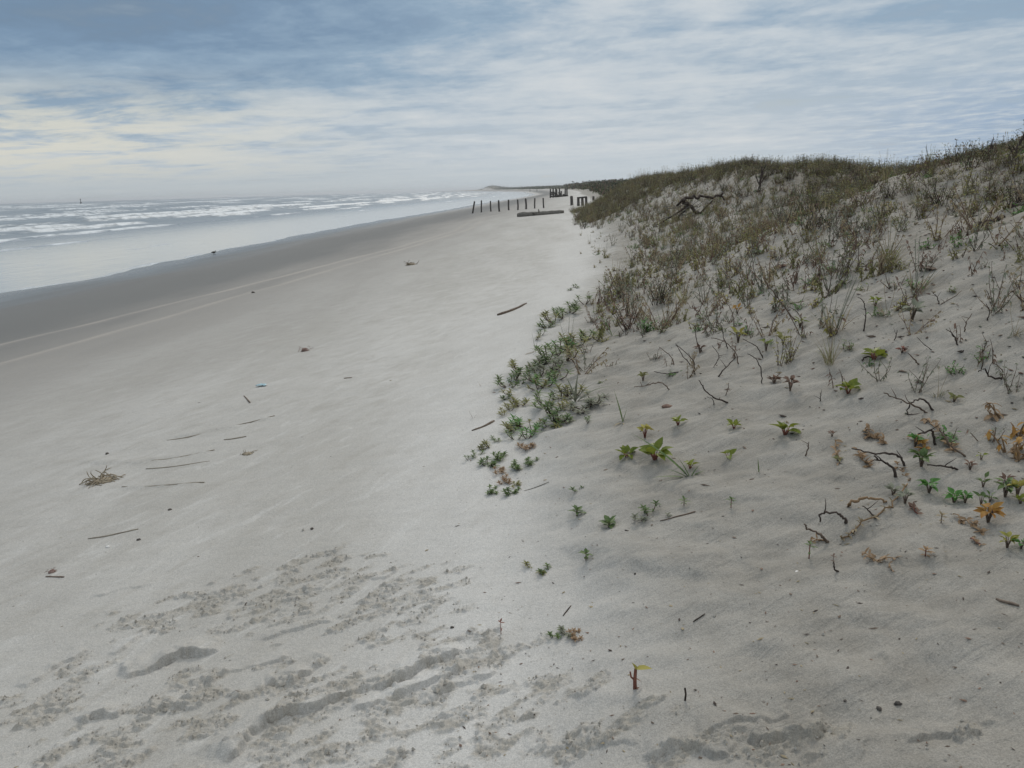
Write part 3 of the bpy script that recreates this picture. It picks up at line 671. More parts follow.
snag(988, 160, 22, 'thin bare dead shrub on the skyline left of the forked one', .5, 5, .018)

# ------------------------------------------------------------------ small beach finds
def weed_heap(px, py, wpx, mat, label, n=26, flat=.35):
    p, dep = place(px, py); W = wpx*pxm(dep)*.5; mb = MB()
    blob(mb, (0, 0, 0), W*.62, W*.45, W*flat*.8, rnd.randrange(99), amp=.6)
    for i in range(n):
        a_ = u(0, 6.28); s = Vector((math.cos(a_)*W*u(.1, .9), math.sin(a_)*W*u(.1, .7), W*flat*u(.2, .9)))
        mb.tube(wander(s, vdir(u(0, 6.28), u(.0, .7)), W*u(.3, .8), 5, .45, -.16), [W*.026]*5+[W*.012], 0, 4)
    o = mb.build('seaweed_clump', mat); o.location = p; tag(o, label, 'seaweed'); return o
weed_heap(104, 481, 40, M['weed'], 'tan heap of dried seaweed half buried in sand at left', 70, .15)
weed_heap(411, 265, 16, M['weed'], 'brown seaweed clump far up the beach, nearest the tyre tracks', 20, .3)
weed_heap(305, 351, 14, M['pinkweed'], 'small reddish seaweed clump in the middle of the beach', 22, .55)
weed_heap(247, 454, 20, M['weed'], 'small flat scrap of seaweed right of the sand ridges', 14, .15)
weed_heap(52, 572, 12, M['pinkweed'], 'wispy reddish seaweed tuft beside the short dark stick at left', 16, .5)
def scrap(name, px, py, s_px, mat, label, cat, flat=.35):
    p, dep = place(px, py); s = s_px*pxm(dep)*.5; mb = MB(); blob(mb, (0, 0, s*flat*.4), s, s*.8, s*flat, rnd.randrange(99), amp=.5, nu=9, nv=6)
    o = mb.build(name, mat); o.location = p; o.rotation_euler.z = u(0, 6); tag(o, label, cat); return o
def sheet(px, py, s_px, mat, label):
    p, dep = place(px, py); s = s_px*pxm(dep)*.5; n = 8; vs = []; fs = []
    for i in range(n):
        for j in range(n):
            a_ = (i/(n-1)-.5)*2; b_ = (j/(n-1)-.5)*2; k = 1+.15*math.sin(3*a_+2*b_)
            vs.append((a_*s*k, b_*s*.8*k, .006+.012*abs(math.sin(a_*4+b_*3))))
    o = mesh_np('plastic_scrap', vs, grid_faces(n, n), mat); o.location = p
    md = o.modifiers.new('thickness', 'SOLIDIFY'); md.thickness = .002; tag(o, label, 'plastic scrap')
sheet(262, 386, 9, M['blue'], 'small light blue plastic scrap flat on the sand')
scrap('shell', 797, 573, 6.5, M['shell'], 'small white shell on sand below the bent black twigs', 'shell', .5)
scrap('shell', 630, 700.5, 3.2, M['shell'], 'tiny white shell fragment under the two leaf seedling', 'shell', .5)
scrap('shell', 108, 547, 4.5, M['shell'], 'pale shell fragment below the lone stick at left', 'shell', .4)
scrap('leaf_litter', 667, 407, 13, M['brown'], 'curled brown dead leaf on sand right of the green creepers', 'dead leaf', .25)
for px, py, s_, lb in ((452, 628, 4.5, 'small dark pebble on smooth sand left of the tiny red stalk'), (430, 651, 3.2, 'tiny dark pebble below the other on the scuffed sand'), (139, 540, 4, 'small dark pebble just right of the lone stick'),
                       (312, 529, 4, 'small dark pebble above the scuffed sand'), (170, 510, 4, 'small pebble between the seaweed heap and smooth sand'), (107, 454, 4, 'small pebble above the tan seaweed heap'),
                       (898, 704, 7, 'larger of two dark clods at lower right'), (879, 709, 6, 'smaller of two dark clods at lower right'), (845, 701, 3.5, 'tiny dark pebble left of the two clods'),
                       (626, 531, 3.5, 'tiny dark pebble near the dark green rosette'), (635, 574, 3, 'tiny dark speck of grit below the sprigs'), (253, 293, 4, 'dark speck on the damp sand right of the tyre tracks')):
    scrap('pebble', px, py, s_, M['pebble'], lb, 'pebble', .6)

# shorebird at the waterline and a marker buoy
def world_px(px, py, z): return Vector(plane_hit(px, py, z))
q = world_px(214, 254.5, SEA+.02); mb = MB()
blob(mb, (0, 0, .17), .14, .075, .075, 3, amp=.08, nu=12, nv=9); blob(mb, (.13, 0, .26), .038, .034, .036, 5, amp=.05)
mb.tube([(.09, 0, .19), (.125, 0, .25)], [.035, .025], 0, 8); mb.tube([(.16, 0, .26), (.23, 0, .245)], [.009, .003], 0, 5)
mb.tube([(-.11, 0, .18), (-.21, 0, .15)], [.04, .012], 0, 6)
for s_ in (-1, 1): mb.tube([(0, .025*s_, .11), (.005, .028*s_, .0), (.04, .03*s_, -.01)], [.009, .006, .006], 0, 5)
o = mb.build('shorebird', M['bird']); o.location = q; o.scale = (.75,)*3; tag(o, 'small dark shorebird standing at the edge of the surf', 'bird')
q = Vector(plane_hit(81, 203.5, SEA)); dep = float(np.dot(np.array(q)-CAM, fw)); k = pxm(dep); mb = MB()
mb.tube([(0, 0, -.3), (0, 0, 1.5*k)], [1.4*k, 1.1*k], 0, 10); mb.tube([(0, 0, 1.5*k), (0, 0, 4.8*k)], [.5*k, .3*k], 0, 6); mb.tube([(0, 0, 4.2*k), (0, 0, 5.8*k)], [.75*k, .55*k], 0, 8)
o = mb.build('marker_buoy', M['buoy']); o.location = q; o.scale = (.7, .7, .8); tag(o, 'dark marker buoy standing out of the sea near the horizon', 'buoy')

# ------------------------------------------------------------------ near plants, each with stem and foliage parts
def plant(name, px, py, label, cat='plant', group=None, sc=1.0):
    p, dep = place(px, py, .004); r_ = empty(name, p); tag(r_, label, cat, group); return r_, pxm(dep)
def sprig(px, py, wpx, label, mat='green', heads=1, hgt=.5, leafn=11, lw=.26, name='beach_sprig', group='green sprigs on the lower dune', stem='stem'):
    """fleshy rosettes on short stems, leaves narrow"""
    r_, k = plant(name, px, py+wpx*.25, label, 'seedling' if wpx < 16 else 'plant', group); wpx *= 1.3 if name == 'beach_sprig' else 1; lw *= 1.2; W = wpx*k*.5
    st_ = MB(); fo_ = MB()
    hs = [(0, 0)] if heads == 1 else [(u(-.7, .7)*W, u(-.9, .9)*W) for _ in range(heads)]
    R_ = W if heads == 1 else W*.52
    for hx, hy in hs:
        top = Vector((hx, hy, R_*hgt*u(.7, 1.5)))
        st_.tube([(hx*.05, hy*.05, -.01), (hx*.8, hy*.8, top.z*.5), top], [R_*.07, R_*.06, R_*.05])
        for i in range(leafn):
            a_ = i*2.4+u(-.3, .3); el = .15+.9*(i/leafn)
            fo_.leaf(top-Vector((0, 0, R_*.25*(1-i/leafn))), vdir(a_, el), R_*u(.75, 1.05)*(1-.35*i/leafn), R_*lw*u(.8, 1.2), 0, .35, 3, .35)
        for i in range(3): fo_.leaf(top*.5, vdir(u(0, 6.3), .3), R_*.5, R_*lw*.8, 0, .5, 2)
    st_.build('stem', M[stem], r_); fo_.build('foliage', M[mat], r_)
    return r_
sprig(577, 511, 19, 'dark green rosette, left of the pair on bare sand in the middle foreground')
sprig(609, 522, 23, 'darkest and flattest green rosette on bare sand in the middle foreground', leafn=9, lw=.34)
sprig(635, 513, 24, 'grey green leafy sprig right of the dark rosette, its left half', 'grey', 2, .8)
sprig(649, 509, 24, 'larger grey green sprig standing above the thin brown twig', 'green', 3, .9)
sprig(577, 486, 18, 'small loose sprig of thin leaves above the two dark rosettes', heads=2)
sprig(534, 565, 20, 'left half of the low olive sprig in the lower middle', 'olive', 2)
sprig(546, 567, 18, 'right half of the low olive sprig in the lower middle', 'green', 3)
sprig(586, 556, 15, 'single upright small green seedling below the dark rosettes', hgt=1.0, leafn=7, lw=.36)
sprig(684, 502, 12, 'tiny green seedling just above the thin brown twig', hgt=1.1, leafn=7)
sprig(668, 514, 10, 'smallest pale sprig at the left end of the brown twig', 'grey', leafn=6)
sprig(731, 505, 11, 'slim seedling with reddish stem on bare dune sand', hgt=1.8, leafn=8, stem='red')
sprig(556, 631, 18, 'grey green creeping sprig at bottom centre, left part', 'green', 3, .5)
sprig(569, 630, 18, 'grey green creeping sprig at bottom centre, beside a tan dead runner', 'grey', 3, .5)
sprig(809, 555, 15, 'small star shaped seedling on an upright reddish stem', hgt=1.6, leafn=7, lw=.2, stem='red')
sprig(501, 633, 9, 'tiny reddish bare stalk seedling at the edge of the scuffed sand', 'red', hgt=2.2, leafn=4, stem='red')
sprig(925, 555, 16, 'withered upright seedling with drooping tan leaves at right', 'tan', hgt=1.4, leafn=8, stem='red')
sprig(941, 520, 13, 'small greyish tan seedling below the green shoots at right', 'straw', hgt=.9, leafn=8)
sprig(833, 562, 8, 'tiny dead brown shoot right of the star shaped seedling', 'brown', hgt=1.6, leafn=4)
# creeping chain of sprigs along the dune toe
chain = [(508, 379, 20), (515, 372, 20), (523, 366, 20), (532, 360, 22), (541, 355, 24), (550, 350, 24), (558, 345, 24), (566, 341, 22), (574, 337, 22), (583, 333, 20), (592, 331, 20), (601, 335, 16), (540, 366, 24), (549, 362, 26), (535, 374, 20), (545, 377, 22), (556, 371, 22), (566, 352, 22), (538, 382, 18),
 (512, 388, 16), (506, 394, 14), (519, 398, 20), (510, 404, 16), (504, 408, 14), (513, 422, 20), (521, 418, 20), (527, 430, 20), (508, 427, 16), (515, 433, 16), (532, 424, 16), (491, 441, 16), (484, 446, 14), (477, 451, 12), (496, 436, 12), (470, 456, 9),
 (552, 405, 24), (548, 416, 24), (556, 412, 24), (562, 402, 22), (575, 404, 20), (584, 400, 22), (594, 394, 22), (545, 398, 22), (568, 418, 16), (560, 390, 24), (570, 388, 22), (552, 422, 16), (589, 418, 12),
 (554, 316, 20), (547, 320, 18), (563, 311, 18), (570, 306, 18), (578, 302, 18), (585, 298, 16), (540, 331, 12), (534, 336, 10), (556, 308, 14), (574, 284, 10), (568, 288, 8)]
GC = 'creeping green plants along the dune foot'
for i, (px, py, w_) in enumerate(chain):
    if i < 19: lb = 'dark green creeping sprig in the leafy streak rising from the dune foot'
    elif i < 23: lb = 'small green creeping sprig at the low left tip of the leafy streak'
    elif i < 30: lb = 'green creeping sprig in the small cluster left of the grass blades'
    elif i < 35: lb = 'sparse green creeping sprig in the trail lowest to the left'
    elif i < 48: lb = 'green creeping sprig in the dense patch around the long grass blades'
    elif i < 54: lb = 'olive creeping sprig in the upper patch at the dune foot'
    else: lb = 'very small creeping sprig on pale sand at the upper dune foot'
    mt = rnd.choice(['green', 'green', 'olive', 'grey', 'fresh']) if w_ > 19 else rnd.choice(['green', 'green', 'olive'])
    lb = lb.replace('dark green ', '').replace('green ', '').replace('olive ', ''); lb = {'green': 'dark green ', 'olive': 'olive ', 'grey': 'grey green ', 'fresh': 'fresh green '}[mt]+lb.replace('in the dense patch around', 'around').replace('in the leafy streak rising', 'in the streak rising')
    sprig(px, py, w_*1.6, lb, mt, 5 if w_ > 17 else 3, u(.5, 1.1), 10, .20, 'creeping_plant', GC)
for px, py, w_, mt, lb in ((488, 459, 22, 'green', 'compact dark green mat, left of the two at the dune foot'), (498, 453, 18, 'green', 'compact dark green mat with reddish tip at the dune foot'), (520, 463, 18, 'green', 'green mat right of the compact ones, low on the dune'), (531, 459, 16, 'green', 'upright leafy sprig at the right end of the green mats'),
                           (491, 487, 16, 'green', 'lowest left star of the creeping sprigs'), (512, 488, 18, 'green', 'lowest right star of the creeping sprigs'), (505, 477, 16, 'tan', 'tan and green sprig between the lowest stars and the mats'), (499, 468, 14, 'tan', 'pale tan dead runner tips below the compact mat'),
                           (526, 444, 18, 'tan', 'pale tan withered sprig above the green mats'), (516, 482, 12, 'olive', 'small olive sprig between the lowest stars'), (573, 632, 18, 'tan', 'tan dead runner at the right end of the bottom centre sprig')):
    sprig(px, py, w_*1.25, lb, mt, 7, .6, 9, .26, 'creeping_plant', GC)

def seedling(px, py, wpx, label, n=4, mat='bright', hgt=.42, stem='red', name='vine_seedling', group='bright green vine seedlings', lw=.62):
    n = int(n*1.6)+1; wpx *= 1.15; r_, k = plant(name, px, py+wpx*.36, label, 'seedling', group); W = wpx*k*.5; st_ = MB()
    fo_ = MB()
    for i in range(n):
        a_ = i*2*math.pi/n+u(-.4, .4); top = Vector((math.cos(a_)*W*.25, math.sin(a_)*W*.25, W*hgt*u(.8, 1.4)))
        st_.tube([(0, 0, -.01), top*.5, top], [W*.045, W*.04, W*.03])
        fo_.leaf(top, vdir(a_, u(.0, 1.0)), W*u(.6, 1.0), W*lw*u(.8, 1.1), 0, .35, 4, .45, .75, u(-.6, .6))
    st_.build('stem', M[stem], r_); fo_.build('foliage', M[mat], r_); return r_
for px, py, w_, n, lb in ((627, 449, 22, 5, 'bright green seedling, leftmost of the broad leaved row'), (655, 447, 32, 6, 'largest yellow green seedling, left of the crossing grass blades'), (690, 461, 18, 3, 'small yellow green seedling behind the lower grass blades'), (678, 418, 17, 4, 'small olive green seedling above the largest one'), (734, 422, 16, 4, 'round yellow green seedling left of the brightest tuft'),
                          (785, 424, 26, 6, 'brightest low green tuft of broad leaves on the open dune'), (848, 383, 25, 5, 'bright yellow green seedling pair on the right slope'), (874, 350, 24, 5, 'uppermost bright green seedling with a dark twig lying beneath'), (728, 451, 17, 2, 'sideways lying yellow green leaf pair on bare sand')):
    seedling(px, py, w_, lb, n)
seedling(645, 431, 16, 'brownish yellow seedling standing behind the largest green one', 4, 'yellow', .9)
# tall two leaf seedling at bottom centre
r_, k = plant('two_leaf_seedling', 635, 690, 'two leaf seedling on a thick red stem at bottom centre', 'seedling'); st_ = MB(); fo_ = MB(); d_ = MB()
st_.tube([(0, 0, -.01), (-.001, 0, 13*k), (.001, 0, 25*k)], [2.1*k, 1.9*k, 1.5*k], 0, 7); st_.tube([(0, 0, 12*k), (-4*k, 0, 16*k), (-5*k, 0, 22*k)], [1.2*k, 1*k, .8*k])
fo_.leaf((0, 0, 25*k), Vector((1, -.3, .35)), 17*k, 9*k, 0, .2, 4, .3, .8); fo_.leaf((0, 0, 25*k), Vector((-.3, -.2, 1)), 9*k, 8*k, 0, .2, 4, .3)
d_.leaf((0, 0, 14*k), Vector((.6, .2, -.2)), 10*k, 4*k, 0, .6); d_.leaf((0, 0, 4*k), Vector((.9, -.3, .1)), 9*k, 4*k, 0, .6)
st_.build('stem', M['red'], r_); fo_.build('foliage', M['yellow'], r_); d_.build('dead_leaf', M['brown'], r_)

def blades(px, py, items, label, mat='green', wd=.006, name='grass_clump', cat='grass', group=None, arch=.9):
    """long arching grass blades given by their tip offsets in picture units at this distance"""
    r_, k = plant(name, px, py, label, cat, group); fo_ = MB(); d_ = MB()
    for dx, dz in items:
        tip = Vector((dx*k, u(-.3, .3)*abs(dz)*k, max(dz*k, .012))); L = tip.length
        fo_.leaf((u(-1, 1)*k, u(-1, 1)*k, -.005), (tip.normalized()+Vector((0, 0, .35*arch))).normalized(), L*1.1, max(wd*1.3, L*.10), 0, arch*.8, 6, .3, .6)
    for i in range(2): d_.leaf((0, 0, 0), vdir(u(0, 6.3), .2), 12*k, 2*k, 0, .4)
    fo_.build('blades', M[mat], r_); d_.build('dead_leaf', M['straw'], r_); return r_
blades(690, 477, [(-48, 44), (-22, 12), (-34, 4), (14, 8), (8, 14), (-10, 20)], 'long green grass blade leaning left over the yellow green seedlings', wd=.010, arch=.4)
blades(622, 422, [(-8, 32), (4, 14)], 'lone folded grass blade left of the curled dead leaf', wd=.008, arch=.2)
blades(575, 402, [(-28, 12), (-18, 24), (-8, 28), (2, 30), (14, 20), (34, 24), (40, 6), (26, -4), (-20, 6), (10, 30), (20, 12)], 'spreading clump of blue green grass blades in the leafy patch', 'grey', .008)
blades(563, 396, [(-18, 16), (-26, 8), (-10, 22), (4, 18), (14, 14), (24, 8)], 'smaller blue green grass clump left of the spreading one', 'green', .008)
blades(608, 294, [(-18, 12), (-10, 18), (-3, 22), (6, 16), (14, 10), (20, 6), (-24, 4)], 'green grass tuft at the upper dune foot', 'green', .008)
blades(612, 336, [(-8, 20), (-14, 14), (6, 10), (18, 3), (12, -2)], 'curved grass blades below the tall brown weeds', 'green', .008)
blades(535, 352, [(-3, 20), (2, 12)], 'single thin upright blade over the leafy streak', 'grey', .004, arch=.2)
blades(758, 472, [(-2, 16), (3, 9), (-5, 6)], 'thin upright green shoot on bare dune sand', 'green', .004, arch=.1)
blades(474, 418, [(-4, 10), (4, 5)], 'tiny brown shoot alone on smooth sand left of the plants', 'brown', .004, arch=.2)
blades(480, 386, [(-3, 6), (3, 4)], 'tiny tan shoot alone on pale sand above the other', 'straw', .004, arch=.2)

# ------------------------------------------------------------------ bent woody twigs on the dune
TW = 'bent dark twigs on the dune'
def z8(*p): return [(620+a_/4.267, 290+b_/4.267) for a_, b_ in p]
def z6(*p): return [(784+a_/4.267, 290+b_/4.267) for a_, b_ in p]
def z7(*p): return [(784+a_/4.267, 440+b_/4.267) for a_, b_ in p]
TWIGS = [
 (z8((230, 320), (215, 280), (165, 240)), .010, 'short curved dark twig at the left of the woody tangle'),
 (z8((300, 320), (260, 270), (235, 225)), .009, 'dark twig leaning left in the woody tangle'),
 (z8((320, 360), (310, 300), (250, 240), (235, 232)), .009, 'longer dark twig crossing the woody tangle'),
 (z8((350, 265), (325, 210), (320, 160), (298, 140)), .009, 'upright forked twig above the woody tangle'),
 (z8((400, 180), (370, 150), (320, 150)), .008, 'arched twig at the top of the woody tangle'),
 (z8((460, 250), (440, 200), (430, 150), (405, 135)), .009, 'dark twig curling left beside the arched one'),
 (z8((505, 315), (490, 265), (440, 215), (385, 200)), .009, 'twig bending over to the left in the middle of the tangle'),
 (z8((486, 170), (480, 110), (455, 60), (420, 40)), .009, 'tall dark curved twig above the tangle'),
 (z8((610, 290), (580, 240), (520, 205)), .010, 'dark twig with yellowing leaf at its tip'),
 (z8((605, 400), (600, 340), (575, 290), (538, 268)), .009, 'tall hooked twig right of the tangle'),
 (z8((420, 370), (450, 330), (495, 285)), .011, 'thick grey twig leaning right below the tangle'),
 (z8((400, 330), (420, 280), (390, 235)), .008, 'thin twig in the lower part of the tangle'),
 (z8((250, 350), (200, 355), (145, 345)), .010, 'dark twig lying flat left of the tangle'),
 (z8((210, 425), (180, 395), (140, 395), (105, 405), (60, 410)), .011, 'low arched dark twig lying on sand left of the broken branch'),
 (z8((460, 480), (400, 455), (360, 420), (335, 380)), .012, 'broken dark branch with curled tip below the tangle'),
 (z8((400, 490), (395, 465), (370, 455)), .007, 'small side twig beneath the broken branch'),
 (z8((450, 450), (460, 420), (462, 395)), .007, 'short dark upright twig right of the broken branch'),
 (z8((565, 130), (552, 90), (548, 35)), .007, 'thin straight twig above the hooked one'),
 (z8((645, 180), (655, 120), (700, 100)), .008, 'twig hooking right beside the yellow leaves'),
 (z8((750, 135), (700, 70), (650, 10), (600, -60)), .014, 'thick grey brown twig leaning steeply left on the upper slope'),
 (z8((780, 140), (755, 95), (720, 70)), .009, 'second twig fork right of the thick leaning one'),
 (z6((340, 175), (342, 110), (330, 50), (305, 30)), .009, 'hooked dark stalk standing alone on the right slope'),
 (z6((740, 235), (720, 195), (685, 165)), .010, 'lone bent dark twig on the bare right slope'),
 (z6((575, 318), (550, 290), (525, 268)), .011, 'short thick dark twig right of the reddish stalk'),
 (z6((330, 300), (355, 285), (400, 290), (430, 270)), .012, 'dark twig lying under the uppermost bright seedling'),
 (z6((868, 130), (872, 90), (855, 58)), .008, 'short hooked twig at the right of the upper bare slope'),
 (z6((850, 262), (858, 230), (868, 215)), .009, 'small dark stub below the hooked twig at right'),
 (z6((470, 215), (476, 190), (478, 170)), .007, 'small upright stub above the reddish stalk'),
 (z6((930, 380), (880, 370), (850, 335), (825, 345)), .011, 'curved thick twig among the weeds at the right edge'),
 (z6((930, 375), (925, 340), (880, 300)), .008, 'thin twig rising from the curved thick one'),
 (z6((612, 525), (570, 500), (490, 462), (420, 432)), .011, 'long dark twig arching left above the dead vines'),
 (z6((635, 512), (600, 470), (560, 465), (530, 490), (528, 545)), .011, 'dark twig arched into a hoop above the dead vines'),
 (z6((645, 660), (635, 610), (605, 598), (570, 612)), .013, 'hooked black twig among the dead tan vines'),
 (z6((775, 712), (720, 670), (680, 630), (650, 580)), .011, 'straight dark twig leaning left right of the tan vines'),
 (z6((515, 755), (495, 710), (430, 692), (370, 690), (285, 668)), .012, 'longest black branch pointing left below the tan vines'),
 (z7((482, 165), (450, 105), (400, 80), (378, 60)), .013, 'lower black branch curving down to the right'),
 (z7((740, 128), (700, 112), (610, 102)), .011, 'dark twig lying level right of the green tuft'),
 (z7((270, 355), (250, 325), (215, 306), (155, 308), (152, 345)), .013, 'black twig bent like a hook on bare sand'),
 (z7((188, 435), (150, 400), (100, 375), (82, 350)), .012, 'straight black twig below the hook shaped one'),
 (z7((395, 335), (365, 305), (332, 278)), .009, 'short dark twig above the crawling tan vine'),
 (z7((232, 560), (215, 548), (210, 515)), .008, 'short brown stub right of the star shaped seedling'),
 (z6((770, 178), (775, 135), (795, 100)), .008, 'thin grey stalk with a dark knob on the upper right slope'),
 (z6((910, 85), (880, 40), (850, -5)), .007, 'thin bent stalk near the top of the right slope'),
 (z6((1024, 50), (1000, 30), (985, 18)), .011, 'dark twig at the right edge of the photo, upper slope'),
 (z6((660, 60), (650, 30), (625, 5)), .008, 'pale forked twig high on the right slope'),
 (z6((670, 62), (710, 40), (750, 5)), .008, 'pale twig leaning right high on the right slope'),
 (z6((30, 60), (60, 100), (85, 140)), .010, 'weathered leaning twig left of the grey weeds'),
 (z6((155, 475), (155, 455), (152, 435)), .007, 'small dark stub left of the arching twigs'),
 (z6((90, 710), (98, 680), (102, 645)), .008, 'short dark upright twig below the brightest tuft'),
 (z6((630, 255), (600, 235), (565, 200)), .006, 'thin low twig right of the reddish stalk'),
]
for pl, r_, lb in TWIGS:
    thing_tube('bent_twig', pl, r_*.46, M[rnd.choice(('twig', 'twig', 'stem'))], lb, 'twig', group=TW, extra=rnd.choice((0, 1, 2)))

# ------------------------------------------------------------------ dead tan vines and leafy bits at the right
def vine(px_pts, r_, label, leaves=10, lsz=7, mats=('tan', 'tan'), name='dead_vine', cat='vine', group='dead vines at the right'):
    r_ *= .45; leaves = int(leaves*1.8); ps = [Vector(hit(a_, b_)) for a_, b_ in px_pts]; k = pxm(float(np.dot(np.array(ps[0])-CAM, fw))); b0 = ps[0]
    r2 = empty(name, b0); tag(r2, label, cat, group); pts = []
    for i in range(len(ps)-1):
        for j in range(4):
            q = ps[i].lerp(ps[i+1], j/4); q.x += u(-1, 1)*r_*3; q.y += u(-1, 1)*r_*3; q.z = float(H(q.x, q.y))+r_+u(0, r_*5); pts.append(q-b0)
    pts.append(ps[-1]-b0+Vector((0, 0, r_*2)))
    st_ = MB(); st_.tube(pts, r_, 0, 6); st_.build('stem', M[mats[0]], r2)
    lf = MB()
    for i in range(leaves):
        q = rnd.choice(pts); lf.leaf(q, vdir(u(0, 6.3), u(0, 1.1)), lsz*k*u(.6, 1.2), lsz*k*.45*u(.6, 1.2), 0, .5, 3, .5, 1, u(-.8, .8))
    lf.build('foliage', M[mats[1]], r2); return r2
vine(z7((250, 430), (300, 400), (350, 355), (430, 310), (470, 280), (530, 190)), .007, 'tan dead vine crawling uphill across the sand at right', 22, 6, ('tan', 'straw'))
vine(z7((345, 490), (370, 515), (410, 525), (470, 510)), .005, 'tan dead runner lying level below the crawling vine', 14, 8)
vine(z7((440, 535), (460, 560)), .004, 'short tan runner end below the level one', 3, 5)
vine(z6((350, 600), (380, 640), (430, 660)), .006, 'curled tan dead leaves at the left of the black branches', 18, 9)
vine(z6((225, 650), (228, 700), (235, 740)), .005, 'small peach coloured dead vine left of the black branch', 10, 7)
vine(z6((310, 700), (335, 735), (365, 760)), .006, 'peach dead leaves beneath the longest black branch', 12, 8)
vine(z6((600, 560), (690, 660), (720, 690)), .006, 'orange tan dead vine running right between the twigs', 14, 9)
vine(z6((560, 640), (600, 670), (580, 700)), .006, 'orange dead leaves around the green tuft', 14, 9, ('tan', 'orange'))
vine(z7((480, 110), (500, 150), (540, 180)), .005, 'tan dead stem beneath the lower black branch', 8, 7)
vine(z7((745, 335), (800, 370), (850, 400)), .006, 'peach and brown dead vine below the yellow leaves', 12, 9)
vine(z7((790, 425), (840, 450)), .005, 'small red brown runner below the peach vine', 6, 7, ('red', 'tan'))
vine(z7((118, 435), (155, 432)), .005, 'small flat tan leaf scrap left of the crawling vine', 5, 7)
vine(z7((545, 290), (570, 320)), .006, 'small reddish brown dead shoot on bare sand', 8, 7, ('red', 'brown'))
# arched tan stalk
thing_tube('dead_stalk', z7((275, 287), (290, 262), (345, 247), (400, 250), (432, 268)), .007, M['tan'], 'pale orange dead stalk arched just above the sand', 'dead stalk', group='dead stalks at the right')
def droop(px, py, hpx, n, label, mat='orange', spread=.5):
    r2, k = plant('dead_stalk', px, py, label, 'dead stalk', 'dead stalks at the right'); st_ = MB(); lf = MB()
    for i in range(n):
        q = wander((u(-2, 2)*k, u(-2, 2)*k, -.01), (u(-1, 1)*spread, u(-1, 1)*spread, 1), hpx*k*u(.5, 1.1), 5, .14, -.12)
        st_.tube(q, [1.1*k, 1*k, .9*k, .8*k, .7*k, .4*k], 0, 5)
        for j in range(5): lf.leaf(rnd.choice(q[1:]), vdir(u(0, 6.3), u(-.8, .5)), u(7, 13)*k, u(3, 5)*k, 0, .8, 3, .4)
    st_.build('stem', M['tan'], r2); lf.build('foliage', M[mat], r2)
droop(1008, 452, 34, 5, 'drooping orange dead stalks at the right edge of the photo', 'orange')
droop(1017, 460, 30, 4, 'tan dead stalks hanging at the very right edge', 'tan')
droop(1000, 418, 22, 3, 'pale peach dead stalk above the orange ones', 'tan')
droop(1021, 436, 30, 4, 'orange brown dead stalks behind the drooping ones', 'orange')
for px, py, w_, mt, n, lb in ((915, 440, 16, 'fresh', 6, 'green leafy tuft among the tan dead vines'), (921, 458, 22, 'green', 9, 'dark green leafy tuft below the dead vines'), (929, 484, 20, 'fresh', 7, 'tall fresh green shoots left of the paired ones'), (954, 494, 20, 'fresh', 8, 'pair of fresh green shoots on bare sand at right'),
                              (965, 497, 14, 'fresh', 5, 'smaller fresh green shoot right of the pair'), (981, 498, 16, 'green', 3, 'folded dark green leaf lying on sand at right'), (983, 481, 14, 'green', 4, 'round dark green leaf cluster near the right edge'), (1005, 488, 22, 'green', 7, 'broad dark green leaves at the right edge'),
                              (1017, 488, 20, 'yellow', 6, 'yellow green leaf cluster at the right edge'), (988, 512, 24, 'orange', 8, 'yellow and red autumn coloured leaf cluster at right'), (1020, 498, 14, 'bright', 4, 'yellow green leaf touching the right edge of the photo'), (1007, 540, 18, 'yellow', 6, 'yellow green seedling near the right edge, lowest but one'),
                              (1021, 542, 16, 'fresh', 5, 'blue green seedling at the right edge, lowest of all'), (981, 455, 12, 'bright', 2, 'single yellow green leaf by the dark twig at right'), (990, 497, 12, 'green', 4, 'small dark green leaf pair above the autumn leaves'), (905, 497, 16, 'grey', 6, 'grey green leafy sprig at the upper end of the tan vine'),
                              (893, 488, 16, 'grey', 6, 'sparse grey sprig left of the tan vine end'), (1006, 478, 14, 'brown', 5, 'brown withered leaves above the broad green ones'), (970, 465, 12, 'brown', 5, 'dark withered leaf knot at the end of the leaning twig'),
                              (700, 348, 12, 'brown', 5, 'dark red dead leaf knot in the woody tangle'), (766, 345, 14, 'bright', 4, 'small green sprout left of the grey weeds'), (783, 338, 16, 'olive', 5, 'small olive sprout among the grey weeds'), (800, 322, 14, 'bright', 5, 'yellow green sprout near the top of the bare slope'),
                              (776, 302, 12, 'yellow', 4, 'yellow leaf cluster on the leaning grey twig'), (738, 336, 16, 'yellow', 5, 'yellowing leaf pair at the twig tip'), (912, 312, 22, 'grey', 9, 'soft grey green plant alone high on the right slope'), (875, 302, 14, 'bright', 5, 'small green sprout above the hooked stalk'),
                              (737, 309, 12, 'orange', 4, 'small orange leaf cluster above the twigs'), (954, 396, 14, 'olive', 6, 'flat olive seedling on sand right of the arching twigs'), (838, 458, 10, 'olive', 4, 'tiny olive seedling below the brightest tuft'), (832, 432, 10, 'brown', 4, 'tiny brown seedling right of the brightest tuft'),
                              (902, 348, 12, 'red', 5, 'short reddish stalk right of the uppermost bright seedling'), (790, 384, 16, 'brown', 7, 'dark dead leaf cluster at the foot of the grey weeds'), (774, 378, 14, 'brown', 7, 'left dark dead leaf cluster at the foot of the grey weeds'), (643, 376, 12, 'olive', 5, 'small leafy sprout left of the low arched twig')):
    seedling(px, py, w_, lb, n, mt, u(.5, 1.0), 'stem', 'leafy_plant', 'scattered leafy plants on the right slope', lw=.5)
